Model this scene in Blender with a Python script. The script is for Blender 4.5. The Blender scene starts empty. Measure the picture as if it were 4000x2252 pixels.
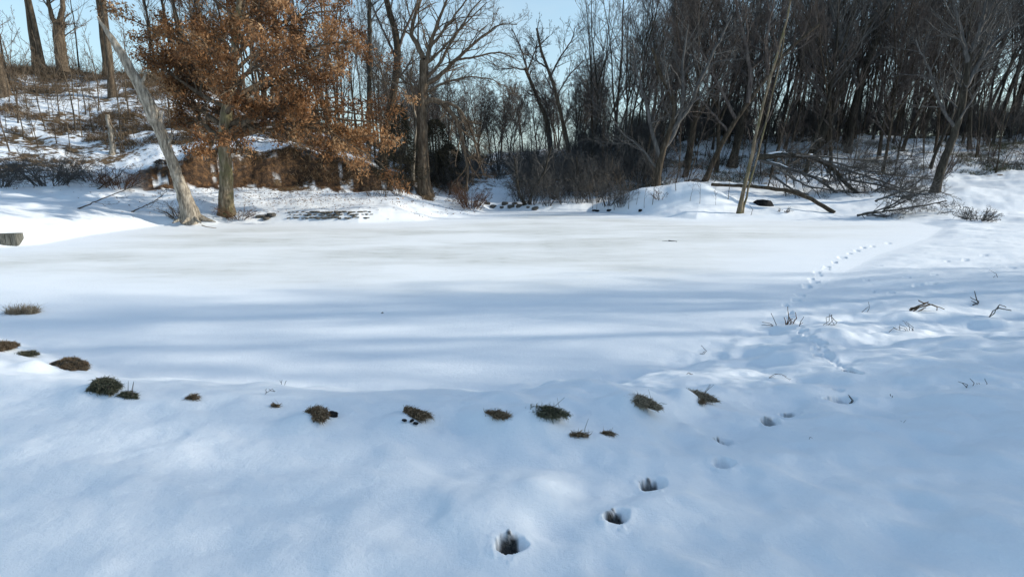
import bpy, math, random
import numpy as np
from mathutils import Vector
R = np.random.default_rng(7)
random.seed(7)
C = bpy.context.scene.collection
S = 2575/1024.0            # measured coordinates of the photograph -> 1024 px
F = 560.0; PITCH = math.radians(11.9); H = 2.4
cP, sP = math.cos(PITCH), math.sin(PITCH)

# ------------------------------------------------------------------ camera maths
def ray(fx, fy):
    u = (fx/S-512)/F; v = -(fy/S-288)/F
    return (u, cP+v*sP, v*cP-sP)           # world dir (x right, y forward, z up)
def at_z(fx, fy, z=0.0):
    d = ray(fx, fy); k = (z-H)/d[2]
    return np.array([d[0]*k, d[1]*k, z])
def at_y(fx, fy, y):
    d = ray(fx, fy); k = y/d[1]
    return np.array([d[0]*k, y, H+d[2]*k])

# ------------------------------------------------------------------ noise
def _h(ix, iy, s):
    n = (ix.astype(np.int64)*374761393 + iy.astype(np.int64)*668265263 + s*1442695041) & 0xffffffff
    n = ((n ^ (n >> 13))*1274126177) & 0xffffffff
    return ((n ^ (n >> 16)) & 0xffff)/65535.0
def vnoise(x, y, s=0):
    ix = np.floor(x); iy = np.floor(y); fx = x-ix; fy = y-iy
    fx = fx*fx*fx*(fx*(fx*6-15)+10); fy = fy*fy*fy*(fy*(fy*6-15)+10)
    a = _h(ix, iy, s); b = _h(ix+1, iy, s); c = _h(ix, iy+1, s); d = _h(ix+1, iy+1, s)
    return (a+(b-a)*fx+(c-a)*fy+(a-b-c+d)*fx*fy)*2-1
def fbm(x, y, o=4, s=0):
    r = 0; a = 1
    for i in range(o):
        r = r+a*vnoise(x*(0.8+0.0*i)+y*0.6, -x*0.6+y*0.8, s+i); x = x*2.03; y = y*2.03; a *= .5
    return r
def sst(a, b, v):
    t = np.clip((v-a)/(b-a), 0, 1); return t*t*(3-2*t)

# ------------------------------------------------------------------ terrain
POND_F = [(-700,665),(-300,640),(0,622),(100,614),(230,590),(400,568),(520,566),(660,560),(900,561),(1050,556),(1180,545),
 (1240,527),(1350,531),(1480,530),(1600,540),(1750,551),(1900,549),(2100,552),(2290,558),(2370,572),(2330,600),(2210,640),
 (2110,690),(2000,760),(1850,850),(1680,930),(1480,975),(1230,992),(1000,996),(700,985),(400,968),(200,905),(50,850),(-150,800),(-700,740)]
POND = np.array([at_z(*p)[:2] for p in POND_F])
def pond_sd(x, y):
    shp = x.shape; x = x.ravel(); y = y.ravel()
    best = np.full(x.shape, 1e9); ins = np.zeros(x.shape, bool)
    n = len(POND)
    for i in range(n):
        ax, ay = POND[i]; bx, by = POND[(i+1) % n]
        ex, ey = bx-ax, by-ay
        t = np.clip(((x-ax)*ex+(y-ay)*ey)/(ex*ex+ey*ey), 0, 1)
        d = (x-ax-t*ex)**2+(y-ay-t*ey)**2
        best = np.minimum(best, d)
        c = ((ay > y) != (by > y))
        xi = ax+(y-ay)*(ex)/(ey if abs(ey) > 1e-9 else 1e-9)
        ins ^= c & (x < xi)
    d = np.sqrt(best); return np.where(ins, -d, d).reshape(shp)
#        t      y0   z0   cut  y1   z1
HT = np.array([
 (-2.5, 16, 1.4, .0, 30, 9.0),
 (-1.3, 22, 1.4, .2, 38, 9.5),
 (-.92, 27, 1.3, .2, 45, 10.3),
 (-.71, 29, 1.2, .35, 46, 10.2),
 (-.58, 30, 1.2, .9, 47, 9.8),
 (-.49, 31, 1.15, 1.9, 47, 9.0),
 (-.35, 32, 1.1, 1.7, 48, 6.6),
 (-.256,33, 1.05, 1.25, 48, 5.0),
 (-.17, 35, .9, .5, 50, 3.0),
 (-.1,  40, .6, .1, 66, 3.0),
 (-.027,43, .4, 0, 88, 5.0),
 (.045, 41, .5, 0, 78, 5.0),
 (.116, 38, .6, 0, 60, 4.6),
 (.188, 37, .8, 0, 54, 5.0),
 (.295, 37, .9, 0, 52, 5.5),
 (.51,  36, 1.0, 0, 50, 5.5),
 (.725, 35, 1.3, 0, 49, 5.4),
 (.92,  36, 2.0, 0, 50, 5.4),
 (1.4,  38, 2.4, 0, 56, 6.0),
 (2.5,  40, 2.6, 0, 60, 6.0)])
HOLES = []   # x, y, radius x, radius y, depth, angle, dark
def add_hole(fx, fy, r, depth, asp=1.0, ang=0.0, dark=0.0):
    p = ground_px(fx, fy); HOLES.append((p[0], p[1], r, r*asp, depth, ang, dark))
BUMPS = []
def terrain(x, y, masks=False, fine=True):
    x = np.asarray(x, float); y = np.asarray(y, float)
    d = pond_sd(x, y)
    dp = np.maximum(d, 0)
    t = x/np.maximum(y, 2.0)
    t = np.clip(t, -2.5, 2.5)
    y0, z0, cut, y1, z1 = [np.interp(t, HT[:, 0], HT[:, i]) for i in range(1, 6)]
    wob = fbm(x*.12, y*.12, 3, 5)
    yw = y+wob*1.0
    yw = yw+sst(.3, .8, cut)*(.12*fbm(x*.6+4, y*.25, 3, 88)+.05*vnoise(x*3.3, y*.4, 91))
    # banks round the pond
    near = 1-sst(7.5, 12, y)
    bk = 1-sst(.3, .6, t)
    rightish = sst(.12, .42, t)*near + sst(.45, .7, t)*sst(7, 12, y)*(1-sst(24, 32, y))
    bank_far = z0*(1-np.exp(-dp/4.5)) + .22*sst(0, 1.0, dp)*bk
    bank_left = .22*sst(0, .6, dp)+.55*sst(.1, 2.1, dp)
    bank_right = .09*dp*np.exp(-dp/22)+0*dp
    bank_near = bank_left*(1-sst(.1, .55, t))+(.30*sst(0, 1.4, dp)+.48*sst(.3, 4.2, dp))*sst(.1, .55, t)
    bank_near = bank_near*(1-sst(.5, .8, t)*sst(5, 8, y))+bank_right*sst(.5, .8, t)*sst(5, 8, y)
    back = sst(12, 18, y)
    z = bank_near*near + (1-near)*bank_far
    wr = sst(.3, .65, t)*sst(5.5, 10, y)*(1-sst(26, 34, y))
    z = z*(1-wr)+bank_right*wr
    hill = cut*sst(0, 1.3, yw-y0) + (z1-z0-cut)*sst(-.25, 1.25, (yw-y0-.6)/(y1-y0))*1.0
    hill = hill*sst(14, 22, y)*sst(1.0, 4.0, dp)
    # ease off beyond the crest
    z = z+np.maximum(hill, 0)
    z = z-.02*np.maximum(y-y1-4, 0)*sst(y1, y1+8, y)*(t < -.15)
    # spoil mound on the far shore
    mx, my = 8.2, 33.0
    ex = (x-mx)/2.6; ey = (y-my)/1.35
    z = z+.85*np.exp(-(ex*ex+ey*ey)**1.1)*sst(0, 1.4, dp)
    z = z+.55*np.exp(-((x-10.6)/2.0)**2-((y-32.2)/1.1)**2)*sst(0, 1.2, dp)
    # relief
    out = sst(0, .8, dp)
    far = sst(14, 30, y)
    n1 = fbm(x*.35, y*.35, 4, 11)
    z = z+out*n1*(.035+.10*far)+far*sst(y0-1, y0+3, y)*fbm(x*.5, y*.5, 4, 33)*.22
    if fine:
        n2 = fbm(x*1.3+3, y*1.9, 4, 21)
        lumps = near*sst(.6, 1.5, d+1.2)*(.4+.6*sst(-1.2, .3, x))*(1-sst(4.2, 5.5, dp))
        z = z+out*n2*.022+lumps*.058*fbm(x*1.9, y*1.9, 3, 41)
        z = z+(1-out)*fbm(x*.5+9, y*1.6, 3, 51)*.008+ sst(-3, .5, d)*(1-out)*near*fbm(x*.9, y*1.1, 3, 61)*.02
        # wind-drifted shore edge: little lip of snow
        cutm = sst(.15, .6, cut)*sst(-.1, .4, (yw-y0))*(1-sst(1.2, 1.7, yw-y0))
        z = z+cutm*fbm(x*1.6, y*1.6, 4, 71)*.20
    dirt = np.zeros_like(z)
    for (bx, by, br, bh) in BUMPS:
        q = ((x-bx)**2+(y-by)**2)/br**2
        m = q < 9
        if m.any():
            z = np.where(m, z+bh*np.exp(-q), z)
    if fine:
        for (hx, hy, rx, ry, dep, an, dark) in HOLES:
            m = (np.abs(x-hx) < 4*max(rx, ry)) & (np.abs(y-hy) < 4*max(rx, ry))
            if not m.any(): continue
            xx = x[m]-hx; yy = y[m]-hy
            a = (xx*math.cos(an)+yy*math.sin(an))/rx; b = (-xx*math.sin(an)+yy*math.cos(an))/ry
            q = np.sqrt(a*a+b*b)*(1+.22*vnoise(xx/rx*.9+hx*9, yy/rx*.9, 5)+.05*vnoise(xx/rx*3+hx*9, yy/rx*3, 15))
            g = np.clip((xx+yy)/(1.4*rx), 0, 1); prof = 1-sst(.78-.3*g, 1.08+.25*g, q)
            rim = np.exp(-((q-1.35)/.33)**2)
            crumb = np.maximum(vnoise(xx/rx*2.6, yy/rx*2.6, 77)-.1, 0)*np.exp(-((q-1.4)/.35)**2)*(yy < ry*.6)
            z[m] = z[m]-dep*prof+rim*min(dep, .05)*.08+crumb*min(dep, .05)*.16
            dirt[m] = np.maximum(dirt[m], dark*(1-sst(.55, .85, np.sqrt((xx+.1*rx)**2/rx**2+((yy-.32*ry)/ry)**2)+.2*vnoise(xx*50, yy*50, 8))))
    if not masks: return z
    cm = sst(.3, .7, cut)*sst(-.45, -.1, yw-y0+.5*fbm(x*1.8, y*1.8, 4, 81))*(1-sst(1.15, 1.5, yw-y0+.3*fbm(x*.8, y*.8, 3, 82)))
    cm = cm*(x < -5.4)*(1-.9*sst(.8, .9, fbm(x*.8, y*1.5, 4, 83)))
    dirt = np.maximum(dirt, cm)
    ice = sst(.0, 5.0, -d)*sst(9, 15, y)*(1-.5*sst(.2, .6, t))+.35*sst(0, 7, -d)*(y > 20)
    ice = np.clip(ice, 0, 1)
    lit = sst(y0-2, y0+1.5, y)*(y > 20)
    lit = np.maximum(lit, sst(1.5, 5, dp)*.35*(y > 20))
    lit = lit*(1-.35*sst(.1, .25, t))*(1-.8*sst(.3, .7, cut)*sst(1.1, 1.4, yw-y0)*(1-sst(2.0, 3.2, yw-y0)))
    return z, dirt, ice, lit
def gz(x, y):
    return float(terrain(np.array([x]), np.array([y]), fine=False)[0])
def ground_px(fx, fy):
    d = np.array(ray(fx, fy)); k = np.geomspace(1.5, 160, 500)
    X = d[0]*k; Y = d[1]*k; Z = H+d[2]*k
    g = terrain(X, Y, fine=False)
    i = np.argmax(Z < g)
    if i == 0: i = len(k)-1
    a, b = k[i-1], k[i]
    k2 = np.linspace(a, b, 40); g2 = terrain(d[0]*k2, d[1]*k2, fine=False); Z2 = H+d[2]*k2
    j = np.argmax(Z2 < g2)
    kk = k2[j]
    return np.array([d[0]*kk, d[1]*kk, g2[j]])

# ------------------------------------------------------------------ materials
def newmat(name):
    m = bpy.data.materials.new(name); m.use_nodes = True
    nt = m.node_tree; nt.nodes.clear()
    o = nt.nodes.new('ShaderNodeOutputMaterial'); b = nt.nodes.new('ShaderNodeBsdfPrincipled')
    nt.links.new(b.outputs[0], o.inputs[0]); return m, nt, b, o
def N(nt, t, **kw):
    n = nt.nodes.new(t)
    for k, v in kw.items():
        if k in n.inputs: n.inputs[k].default_value = v
        else: setattr(n, k, v)
    return n
def noise(nt, vec, scale, detail=4, rough=.55):
    n = N(nt, 'ShaderNodeTexNoise', Scale=scale, Detail=detail, Roughness=rough); nt.links.new(vec, n.inputs['Vector']); return n.outputs['Fac']
def ramp(nt, fac, stops):
    r = N(nt, 'ShaderNodeValToRGB'); e = r.color_ramp.elements
    while len(e) < len(stops): e.new(.5)
    for i, (p, c) in enumerate(stops):
        e[i].position = p; e[i].color = (*c, 1) if not isinstance(c, float) else (c, c, c, 1)
    nt.links.new(fac, r.inputs[0]); return r.outputs[0]
def mixc(nt, fac, a, b):
    m = N(nt, 'ShaderNodeMix', data_type='RGBA')
    if isinstance(fac, float): m.inputs[0].default_value = fac
    else: nt.links.new(fac, m.inputs[0])
    for i, v in ((6, a), (7, b)):
        if isinstance(v, tuple): m.inputs[i].default_value = (*v, 1)
        else: nt.links.new(v, m.inputs[i])
    return m.outputs[2]
def mth(nt, op, a, b=None):
    m = N(nt, 'ShaderNodeMath', operation=op)
    for i, v in ((0, a), (1, b)):
        if v is None: continue
        if isinstance(v, (int, float)): m.inputs[i].default_value = v
        else: nt.links.new(v, m.inputs[i])
    return m.outputs[0]
def stretched(nt, sx, sy, sz):
    g = N(nt, 'ShaderNodeNewGeometry'); mp = N(nt, 'ShaderNodeMapping'); mp.inputs['Scale'].default_value = (sx, sy, sz)
    nt.links.new(g.outputs['Position'], mp.inputs[0]); return mp.outputs[0]

def snow_material():
    m, nt, b, o = newmat('snow_ground')
    g = N(nt, 'ShaderNodeNewGeometry'); P = g.outputs['Position']
    at = N(nt, 'ShaderNodeAttribute', attribute_name='mask'); sp = N(nt, 'ShaderNodeSeparateColor'); nt.links.new(at.outputs['Color'], sp.inputs[0])
    dirt, ice, lit = sp.outputs
    snow = mixc(nt, noise(nt, P, .6, 5), (.84, .875, .925), (.90, .92, .945))
    gr = ramp(nt, noise(nt, P, 70, 5, .8), [(.35, 0.), (.65, 1.)])
    snow = mixc(nt, mth(nt, 'MULTIPLY', gr, .3), snow, (.74, .79, .86))
    # thin snow over ice: wet grey-beige patches, drawn out across the pond
    V = stretched(nt, .16, .42, 1)
    a1 = ramp(nt, noise(nt, V, 1.0, 6, .6), [(.40, 0.), (.60, 1.)])
    a2 = ramp(nt, noise(nt, stretched(nt, 1.2, 3.2, 1), 1.1, 5, .6), [(.5, 0.), (.66, 1.)])
    sl = mth(nt, 'MULTIPLY', mth(nt, 'ADD', mth(nt, 'MULTIPLY', a1, .62), mth(nt, 'MULTIPLY', mth(nt, 'MULTIPLY', a1, a2), .38)), ice)
    snow = mixc(nt, mth(nt, 'MULTIPLY', ice, .6), snow, (.85, .85, .835))
    snow = mixc(nt, mth(nt, 'MULTIPLY', sl, .95), snow, (.57, .575, .545))
    # leaf litter and dead grass showing through on the slopes
    n1 = noise(nt, stretched(nt, .35, .5, .8), 1.0, 6, .65); n2 = noise(nt, stretched(nt, 1.5, 2.2, 3), 1.6, 5, .7)
    li = mth(nt, 'ADD', mth(nt, 'MULTIPLY', n1, .55), mth(nt, 'MULTIPLY', n2, .45))
    li = mth(nt, 'ADD', li, mth(nt, 'MULTIPLY', mth(nt, 'SUBTRACT', lit, 1.0), .22))
    lf = ramp(nt, li, [(.485, 0.), (.53, 1.)])
    brown = ramp(nt, noise(nt, P, 9, 5, .7), [(.3, (.05, .032, .018)), (.5, (.13, .085, .045)), (.7, (.24, .17, .095))])
    col = mixc(nt, lf, snow, brown)
    soil = ramp(nt, noise(nt, stretched(nt, 1.6, 1.6, 1.6), 2.2, 7, .75), [(.36, (.018, .011, .007)), (.5, (.065, .035, .017)), (.62, (.17, .09, .038)), (.8, (.32, .19, .09))])
    near = ramp(nt, noise(nt, P, 60, 4, .7), [(.35, (.012, .013, .015)), (.75, (.09, .09, .085))])
    cy = N(nt, 'ShaderNodeSeparateXYZ'); nt.links.new(P, cy.inputs[0])
    isnear = mth(nt, 'LESS_THAN', cy.outputs[1], 15.)
    soil = mixc(nt, isnear, soil, near)
    col = mixc(nt, dirt, col, soil)
    nt.links.new(col, b.inputs['Base Color'])
    b.inputs['Roughness'].default_value = .62
    b.inputs['Specular IOR Level'].default_value = .25
    bp = N(nt, 'ShaderNodeBump', Strength=.6, Distance=.014); nt.links.new(mth(nt, 'ADD', noise(nt, P, 22, 6, .65), mth(nt, 'MULTIPLY', noise(nt, P, 160, 3, .7), .35)), bp.inputs['Height'])
    b2 = N(nt, 'ShaderNodeBump', Strength=.5, Distance=.25); nt.links.new(mth(nt, 'MULTIPLY', mth(nt, 'MAXIMUM', dirt, lf), noise(nt, P, 5, 5, .7)), b2.inputs['Height'])
    nt.links.new(bp.outputs[0], b2.inputs['Normal']); nt.links.new(b2.outputs[0], b.inputs['Normal'])
    return m
def bark_material(name, dark, mid, light, sc=1.0, moss=None):
    m, nt, b, o = newmat(name)
    tc = N(nt, 'ShaderNodeTexCoord'); mp = N(nt, 'ShaderNodeMapping'); mp.inputs['Scale'].default_value = (9*sc, 9*sc, 1.6*sc); nt.links.new(tc.outputs['Object'], mp.inputs[0])
    f = noise(nt, mp.outputs[0], 1.0, 6, .7)
    c = ramp(nt, f, [(.32, dark), (.5, mid), (.68, light)])
    if moss:
        c = mixc(nt, ramp(nt, noise(nt, tc.outputs['Object'], 1.3, 4), [(.45, 0.), (.65, .8)]), c, moss)
    nt.links.new(c, b.inputs['Base Color']); b.inputs['Roughness'].default_value = .9; b.inputs['Specular IOR Level'].default_value = .15
    bp = N(nt, 'ShaderNodeBump', Strength=.9, Distance=.05); nt.links.new(f, bp.inputs['Height']); nt.links.new(bp.outputs[0], b.inputs['Normal'])
    return m
def tint_material(name, stops, trans=.25, rough=.8):
    m, nt, b, o = newmat(name)
    at = N(nt, 'ShaderNodeAttribute', attribute_name='tint')
    c = ramp(nt, at.outputs['Fac'], stops)
    nt.links.new(c, b.inputs['Base Color']); b.inputs['Roughness'].default_value = rough; b.inputs['Specular IOR Level'].default_value = .2
    if trans:
        t = N(nt, 'ShaderNodeBsdfTranslucent'); nt.links.new(c, t.inputs[0]); mx = N(nt, 'ShaderNodeMixShader'); mx.inputs[0].default_value = trans
        nt.links.new(b.outputs[0], mx.inputs[1]); nt.links.new(t.outputs[0], mx.inputs[2]); nt.links.new(mx.outputs[0], o.inputs[0])
    return m
M = {}
M['snow'] = snow_material()
M['bark'] = bark_material('grey_brown_bark', (.022, .017, .012), (.062, .048, .034), (.13, .105, .078))
M['bark_warm'] = bark_material('warm_bark', (.035, .025, .018), (.105, .078, .054), (.21, .165, .12))
M['bark_dark'] = bark_material('dark_bark', (.018, .015, .012), (.048, .041, .032), (.10, .088, .068))
M['bark_pale'] = bark_material('weathered_dead_wood', (.07, .06, .05), (.27, .235, .19), (.52, .47, .40), 1.2)
M['bark_oak'] = bark_material('oak_bark', (.05, .038, .025), (.18, .14, .095), (.36, .30, .22), 1.2, (.13, .125, .06))
M['twig'] = bark_material('twig_bark', (.05, .040, .036), (.11, .09, .08), (.19, .16, .14))
M['twig_warm'] = bark_material('warm_twig_bark', (.06, .04, .028), (.135, .10, .07), (.24, .19, .14))
M['twig_dark'] = bark_material('dark_twig_bark', (.045, .043, .042), (.10, .095, .09), (.17, .16, .15))  # grey lightened in the bark colour to stand in for haze over the wood
M['twig_red'] = bark_material('reddish_twig_bark', (.04, .022, .016), (.12, .065, .04), (.23, .14, .09))
M['leaf'] = tint_material('dry_oak_leaf', [(0, (.06, .03, .016)), (.35, (.18, .085, .036)), (.7, (.36, .185, .08)), (1, (.55, .36, .20))], .38, .45)
M['needle'] = tint_material('cedar_foliage', [(0, (.014, .014, .010)), (.6, (.045, .042, .028)), (1, (.10, .08, .05))], .1)
M['grass'] = tint_material('dead_grass', [(0, (.035, .028, .018)), (.4, (.13, .085, .05)), (.75, (.27, .19, .12)), (1, (.42, .33, .22))], .15)
M['grass_green'] = tint_material('olive_grass', [(0, (.02, .022, .016)), (.45, (.07, .075, .045)), (.8, (.15, .15, .10)), (1, (.30, .26, .17))], .15)
M['grass_straw'] = tint_material('straw_grass', [(0, (.10, .075, .05)), (.5, (.24, .19, .13)), (1, (.46, .39, .29))], .15)
M['sod'] = bark_material('dark_sod', (.012, .010, .008), (.035, .03, .022), (.08, .07, .05), 4)  # sod, its near-black colour also standing for the shaded hollow under a tuft
M['rock'] = bark_material('grey_stone', (.035, .032, .03), (.11, .10, .088), (.24, .22, .19), 1.5)
M['rock_black'] = bark_material('black_stone', (.004, .004, .005), (.010, .010, .012), (.03, .03, .034), 2)
M['snowcap'] = bark_material('snow_on_wood', (.78, .82, .87), (.86, .88, .91), (.90, .92, .94), 2)
M['concrete'] = bark_material('weathered_board', (.05, .05, .045), (.12, .12, .105), (.22, .215, .19), 3)

# ------------------------------------------------------------------ mesh helpers
def mesh_np(name, V, Fq, mat, Ft=None, tint=None, smooth=True):
    me = bpy.data.meshes.new(name)
    V = np.asarray(V, np.float32)
    nq = 0 if Fq is None else len(Fq); ntr = 0 if Ft is None else len(Ft)
    loops = []
    if nq: loops.append(np.asarray(Fq, np.int32).ravel())
    if ntr: loops.append(np.asarray(Ft, np.int32).ravel())
    L = np.concatenate(loops)
    me.vertices.add(len(V)); me.vertices.foreach_set('co', V.ravel())
    me.loops.add(len(L)); me.loops.foreach_set('vertex_index', L)
    st = np.concatenate([np.arange(nq)*4, nq*4+np.arange(ntr)*3]).astype(np.int32)
    tot = np.concatenate([np.full(nq, 4), np.full(ntr, 3)]).astype(np.int32)
    me.polygons.add(nq+ntr); me.polygons.foreach_set('loop_start', st); me.polygons.foreach_set('loop_total', tot)
    me.polygons.foreach_set('use_smooth', np.full(nq+ntr, smooth))
    if tint is not None:
        a = me.attributes.new('tint', 'FLOAT', 'POINT'); a.data.foreach_set('value', np.asarray(tint, np.float32))
    me.update(calc_edges=True); me.materials.append(mat)
    return me
def tag(o, label=None, cat=None, group=None, kind=None):
    if label: o['label'] = label
    if cat: o['category'] = cat
    if group: o['group'] = group
    if kind: o['kind'] = kind
    return o
def link(name, me, parent=None, loc=(0, 0, 0)):
    o = bpy.data.objects.new(name, me); C.objects.link(o); o.location = loc
    if parent: o.parent = parent
    return o
def root(name, loc, label, cat, group=None, rz=0, sc=1):
    o = bpy.data.objects.new(name, None); C.objects.link(o); o.location = loc; o.rotation_euler = (0, 0, rz)
    o.scale = (sc, sc, sc) if not isinstance(sc, tuple) else sc
    o.empty_display_size = .3
    return tag(o, label, cat, group)
def nrm(v): return v/np.maximum(np.linalg.norm(v, axis=-1, keepdims=True), 1e-9)
class Tubes:
    def __init__(s): s.V = []; s.Q = []; s.n = 0
    def add(s, pts, rad, k, rough=0.0, cap=False):
        pts = np.asarray(pts, float); rad = np.asarray(rad, float)
        if pts.ndim == 2: pts = pts[None]; rad = rad[None]
        Nn, n, _ = pts.shape
        T = np.empty_like(pts); T[:, 1:-1] = pts[:, 2:]-pts[:, :-2]; T[:, 0] = pts[:, 1]-pts[:, 0]; T[:, -1] = pts[:, -1]-pts[:, -2]
        T = nrm(T)
        ref = R.normal(size=(Nn, 1, 3)); mean = nrm(T.mean(axis=1, keepdims=True)); ref = nrm(ref-mean*(ref*mean).sum(-1, keepdims=True))
        U = nrm(ref-T*(ref*T).sum(-1, keepdims=True)); W = np.cross(T, U)
        a = np.arange(k)*2*np.pi/k
        rr = rad[:, :, None]*np.ones(k)
        if rough: rr = rr*(1+rough*R.normal(size=rr.shape))
        V = pts[:, :, None]+rr[..., None]*(np.cos(a)[None, None, :, None]*U[:, :, None]+np.sin(a)[None, None, :, None]*W[:, :, None])
        b = np.arange(Nn)[:, None, None]*n*k; i = np.arange(n-1)[None, :, None]*k; j = np.arange(k)[None, None, :]; j2 = (j+1) % k
        q = np.stack([b+i+j, b+i+j2, b+i+k+j2, b+i+k+j], -1).reshape(-1, 4)+s.n
        s.V.append(V.reshape(-1, 3)); s.Q.append(q); s.n += Nn*n*k
    def mesh(s, name, mat): return mesh_np(name, np.concatenate(s.V), np.concatenate(s.Q), mat)
def walk(p0, d, L, r0, r1, n, wig, up, powr=1.0):
    """many wandering chains at once; up = pull towards +z (negative droops)"""
    Nn = len(p0); pts = np.zeros((Nn, n, 3)); pts[:, 0] = p0; dd = d.copy(); st = (L/(n-1))[:, None]
    for i in range(1, n):
        dd = dd+R.normal(size=dd.shape)*wig; dd[:, 2] += up; dd = nrm(dd); pts[:, i] = pts[:, i-1]+dd*st
    t = np.linspace(0, 1, n)[None]**powr
    return pts, r0[:, None]*(1-t)+r1[:, None]*t
def spawn(pts, rad, m, tmin, tmax, ang, ratio, taper=.5, rr=.62, planar=None):
    Nn, n, _ = pts.shape
    L = np.linalg.norm(np.diff(pts, axis=1), axis=-1).sum(1)
    t = tmin+(tmax-tmin)*((np.arange(m)[None]+R.random((Nn, m)))/m)
    f = t*(n-1); i = np.minimum(f.astype(int), n-2); w = (f-i)[..., None]
    ii = np.arange(Nn)[:, None]
    p = pts[ii, i]*(1-w)+pts[ii, i+1]*w; T = nrm(pts[ii, i+1]-pts[ii, i]); r = rad[ii, i]*(1-w[..., 0])+rad[ii, i+1]*w[..., 0]
    q = R.normal(size=T.shape); q = nrm(q-T*(q*T).sum(-1, keepdims=True))
    a = np.radians(R.normal(ang, ang*.22, size=t.shape))[..., None]
    d = nrm(T*np.cos(a)+q*np.sin(a))
    ln = L[:, None]*ratio*(1-taper*t)*R.uniform(.65, 1.2, size=t.shape)
    return p.reshape(-1, 3), d.reshape(-1, 3), ln.ravel(), (r*rr).ravel()
def grow(levels, p, d, L, r0, r1, tb0, tb1, keep=None):
    """levels[0] describes the first chains (trunks)"""
    last = None
    for li, lv in enumerate(levels):
        pts, rad = walk(p, d, L, r0, r1, lv['n'], lv['wig'], lv.get('up', 0), lv.get('pow', 1))
        (tb0 if li < lv.get('split', 1) else tb1).add(pts, rad, lv['k'], lv.get('rough', 0))
        last = (pts, rad)
        if keep is not None: keep.append(last)
        if 'm' not in lv: break
        p, d, L, r = spawn(pts, rad, lv['m'], lv['tmin'], lv.get('tmax', 1), lv['ang'], lv['ratio'], lv.get('taper', .5), lv.get('rr', .6))
        mn = lv.get('minr', .006); r0 = np.maximum(r, mn); r1 = np.maximum(r0*.35, mn*.6)
    return last

# ------------------------------------------------------------------ tree prototypes: dict(trunk=mesh, crown=mesh)
def proto_tall(name, h, r, tmin=.38, m1=20, up=.05, ang=42, mat='bark', tmat='twig', wig=.035, dens=1.0, forks=0, lean=0.0, minr=.007):
    a, b = Tubes(), Tubes()
    p = np.zeros((1, 3)); p[0, 2] = -.3; d = nrm(np.array([[lean, R.normal()*.03, 1.]]))
    n0 = 14
    pts, rad = walk(p, d, np.array([h]), np.array([r]), np.array([r*.12]), n0, wig, .05, .85)
    rad[0, 0] *= 1.35; a.add(pts, rad, 9, .05)
    mains = [(pts, rad)]
    if forks:
        q, dd, ln, rr = spawn(pts, rad, forks, tmin, .75, 24, .62, .35, .78)
        fp, fr = walk(q, dd, ln, rr, rr*.2, 10, .06, .06); a.add(fp, fr, 6, .04); mains.append((fp, fr))
    for (mp, mr) in mains:
        m = m1 if mp is pts else max(5, int(m1*.5))
        tm = tmin if mp is pts else .15
        q, dd, ln, rr = spawn(mp, mr, m, tm, 1, ang, .34, .55, .5)
        rr = np.maximum(rr, .012)
        lv = [dict(n=7, wig=.10, up=up, k=4, m=int(7*dens), tmin=.2, ang=38, ratio=.5, split=0, minr=minr),
              dict(n=5, wig=.12, up=up, k=3, m=int(5*dens), tmin=.15, ang=36, ratio=.55, split=0, minr=minr*.85),
              dict(n=4, wig=.13, up=up*.8, k=3, m=2, tmin=.2, ang=34, ratio=.7, split=0, minr=minr*.75),
              dict(n=3, wig=.12, up=up*.5, k=3, split=0)]
        grow(lv, q, dd, ln, rr, np.maximum(rr*.3, minr), b, b)
    return dict(trunk=a.mesh(name+'_trunk', M[mat]), crown=b.mesh(name+'_crown', M[tmat]))
def proto_shrub(name, h, stems, spread, mat='twig', dens=6, minr=.006, droop=0.0):
    b = Tubes()
    p = np.zeros((stems, 3)); an = R.random(stems)*6.283; rr = R.random(stems)**.5*spread*.25
    p[:, 0] = np.cos(an)*rr; p[:, 1] = np.sin(an)*rr; p[:, 2] = -.1
    d = nrm(np.stack([np.cos(an)*spread/h*.6, np.sin(an)*spread/h*.6, np.ones(stems)], 1)+R.normal(size=(stems, 3))*.15)
    L = h*R.uniform(.6, 1.1, stems)
    lv = [dict(n=7, wig=.12, up=.02-droop, k=4, m=dens, tmin=.15, ang=38, ratio=.5, split=0, minr=minr),
          dict(n=5, wig=.16, up=.0-droop, k=3, m=dens-1, tmin=.1, ang=42, ratio=.55, split=0, minr=minr*.8),
          dict(n=4, wig=.16, up=.0, k=3, m=3, tmin=.2, ang=40, ratio=.6, split=0, minr=minr*.7),
          dict(n=3, wig=.12, up=0, k=3, split=0)]
    grow(lv, p, d, L, np.full(stems, .012+h*.006), np.full(stems, minr), b, b)
    return b.mesh(name, M[mat])
def put_tree(name, pr, x, y, label, group=None, cat='tree', rz=None, sc=1.0, z=None, tilt=None):
    z = gz(x, y) if z is None else z
    r = root(name, (x, y, z), label, cat, group, R.random()*6.28 if rz is None else rz, sc)
    if tilt: r.rotation_mode = 'ZYX'; r.rotation_euler = (0, tilt, r.rotation_euler[2])
    for k, me in pr.items(): link(k, me, r)
    return r
def put(name, me, x, y, label, cat, group=None, rz=None, sc=1.0, z=None, kind=None):
    z = gz(x, y) if z is None else z
    o = link(name, me, None, (x, y, z)); o.rotation_euler = (0, 0, R.random()*6.28 if rz is None else rz)
    o.scale = (sc, sc, sc) if not isinstance(sc, tuple) else sc
    return tag(o, label, cat, group, kind)

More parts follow.
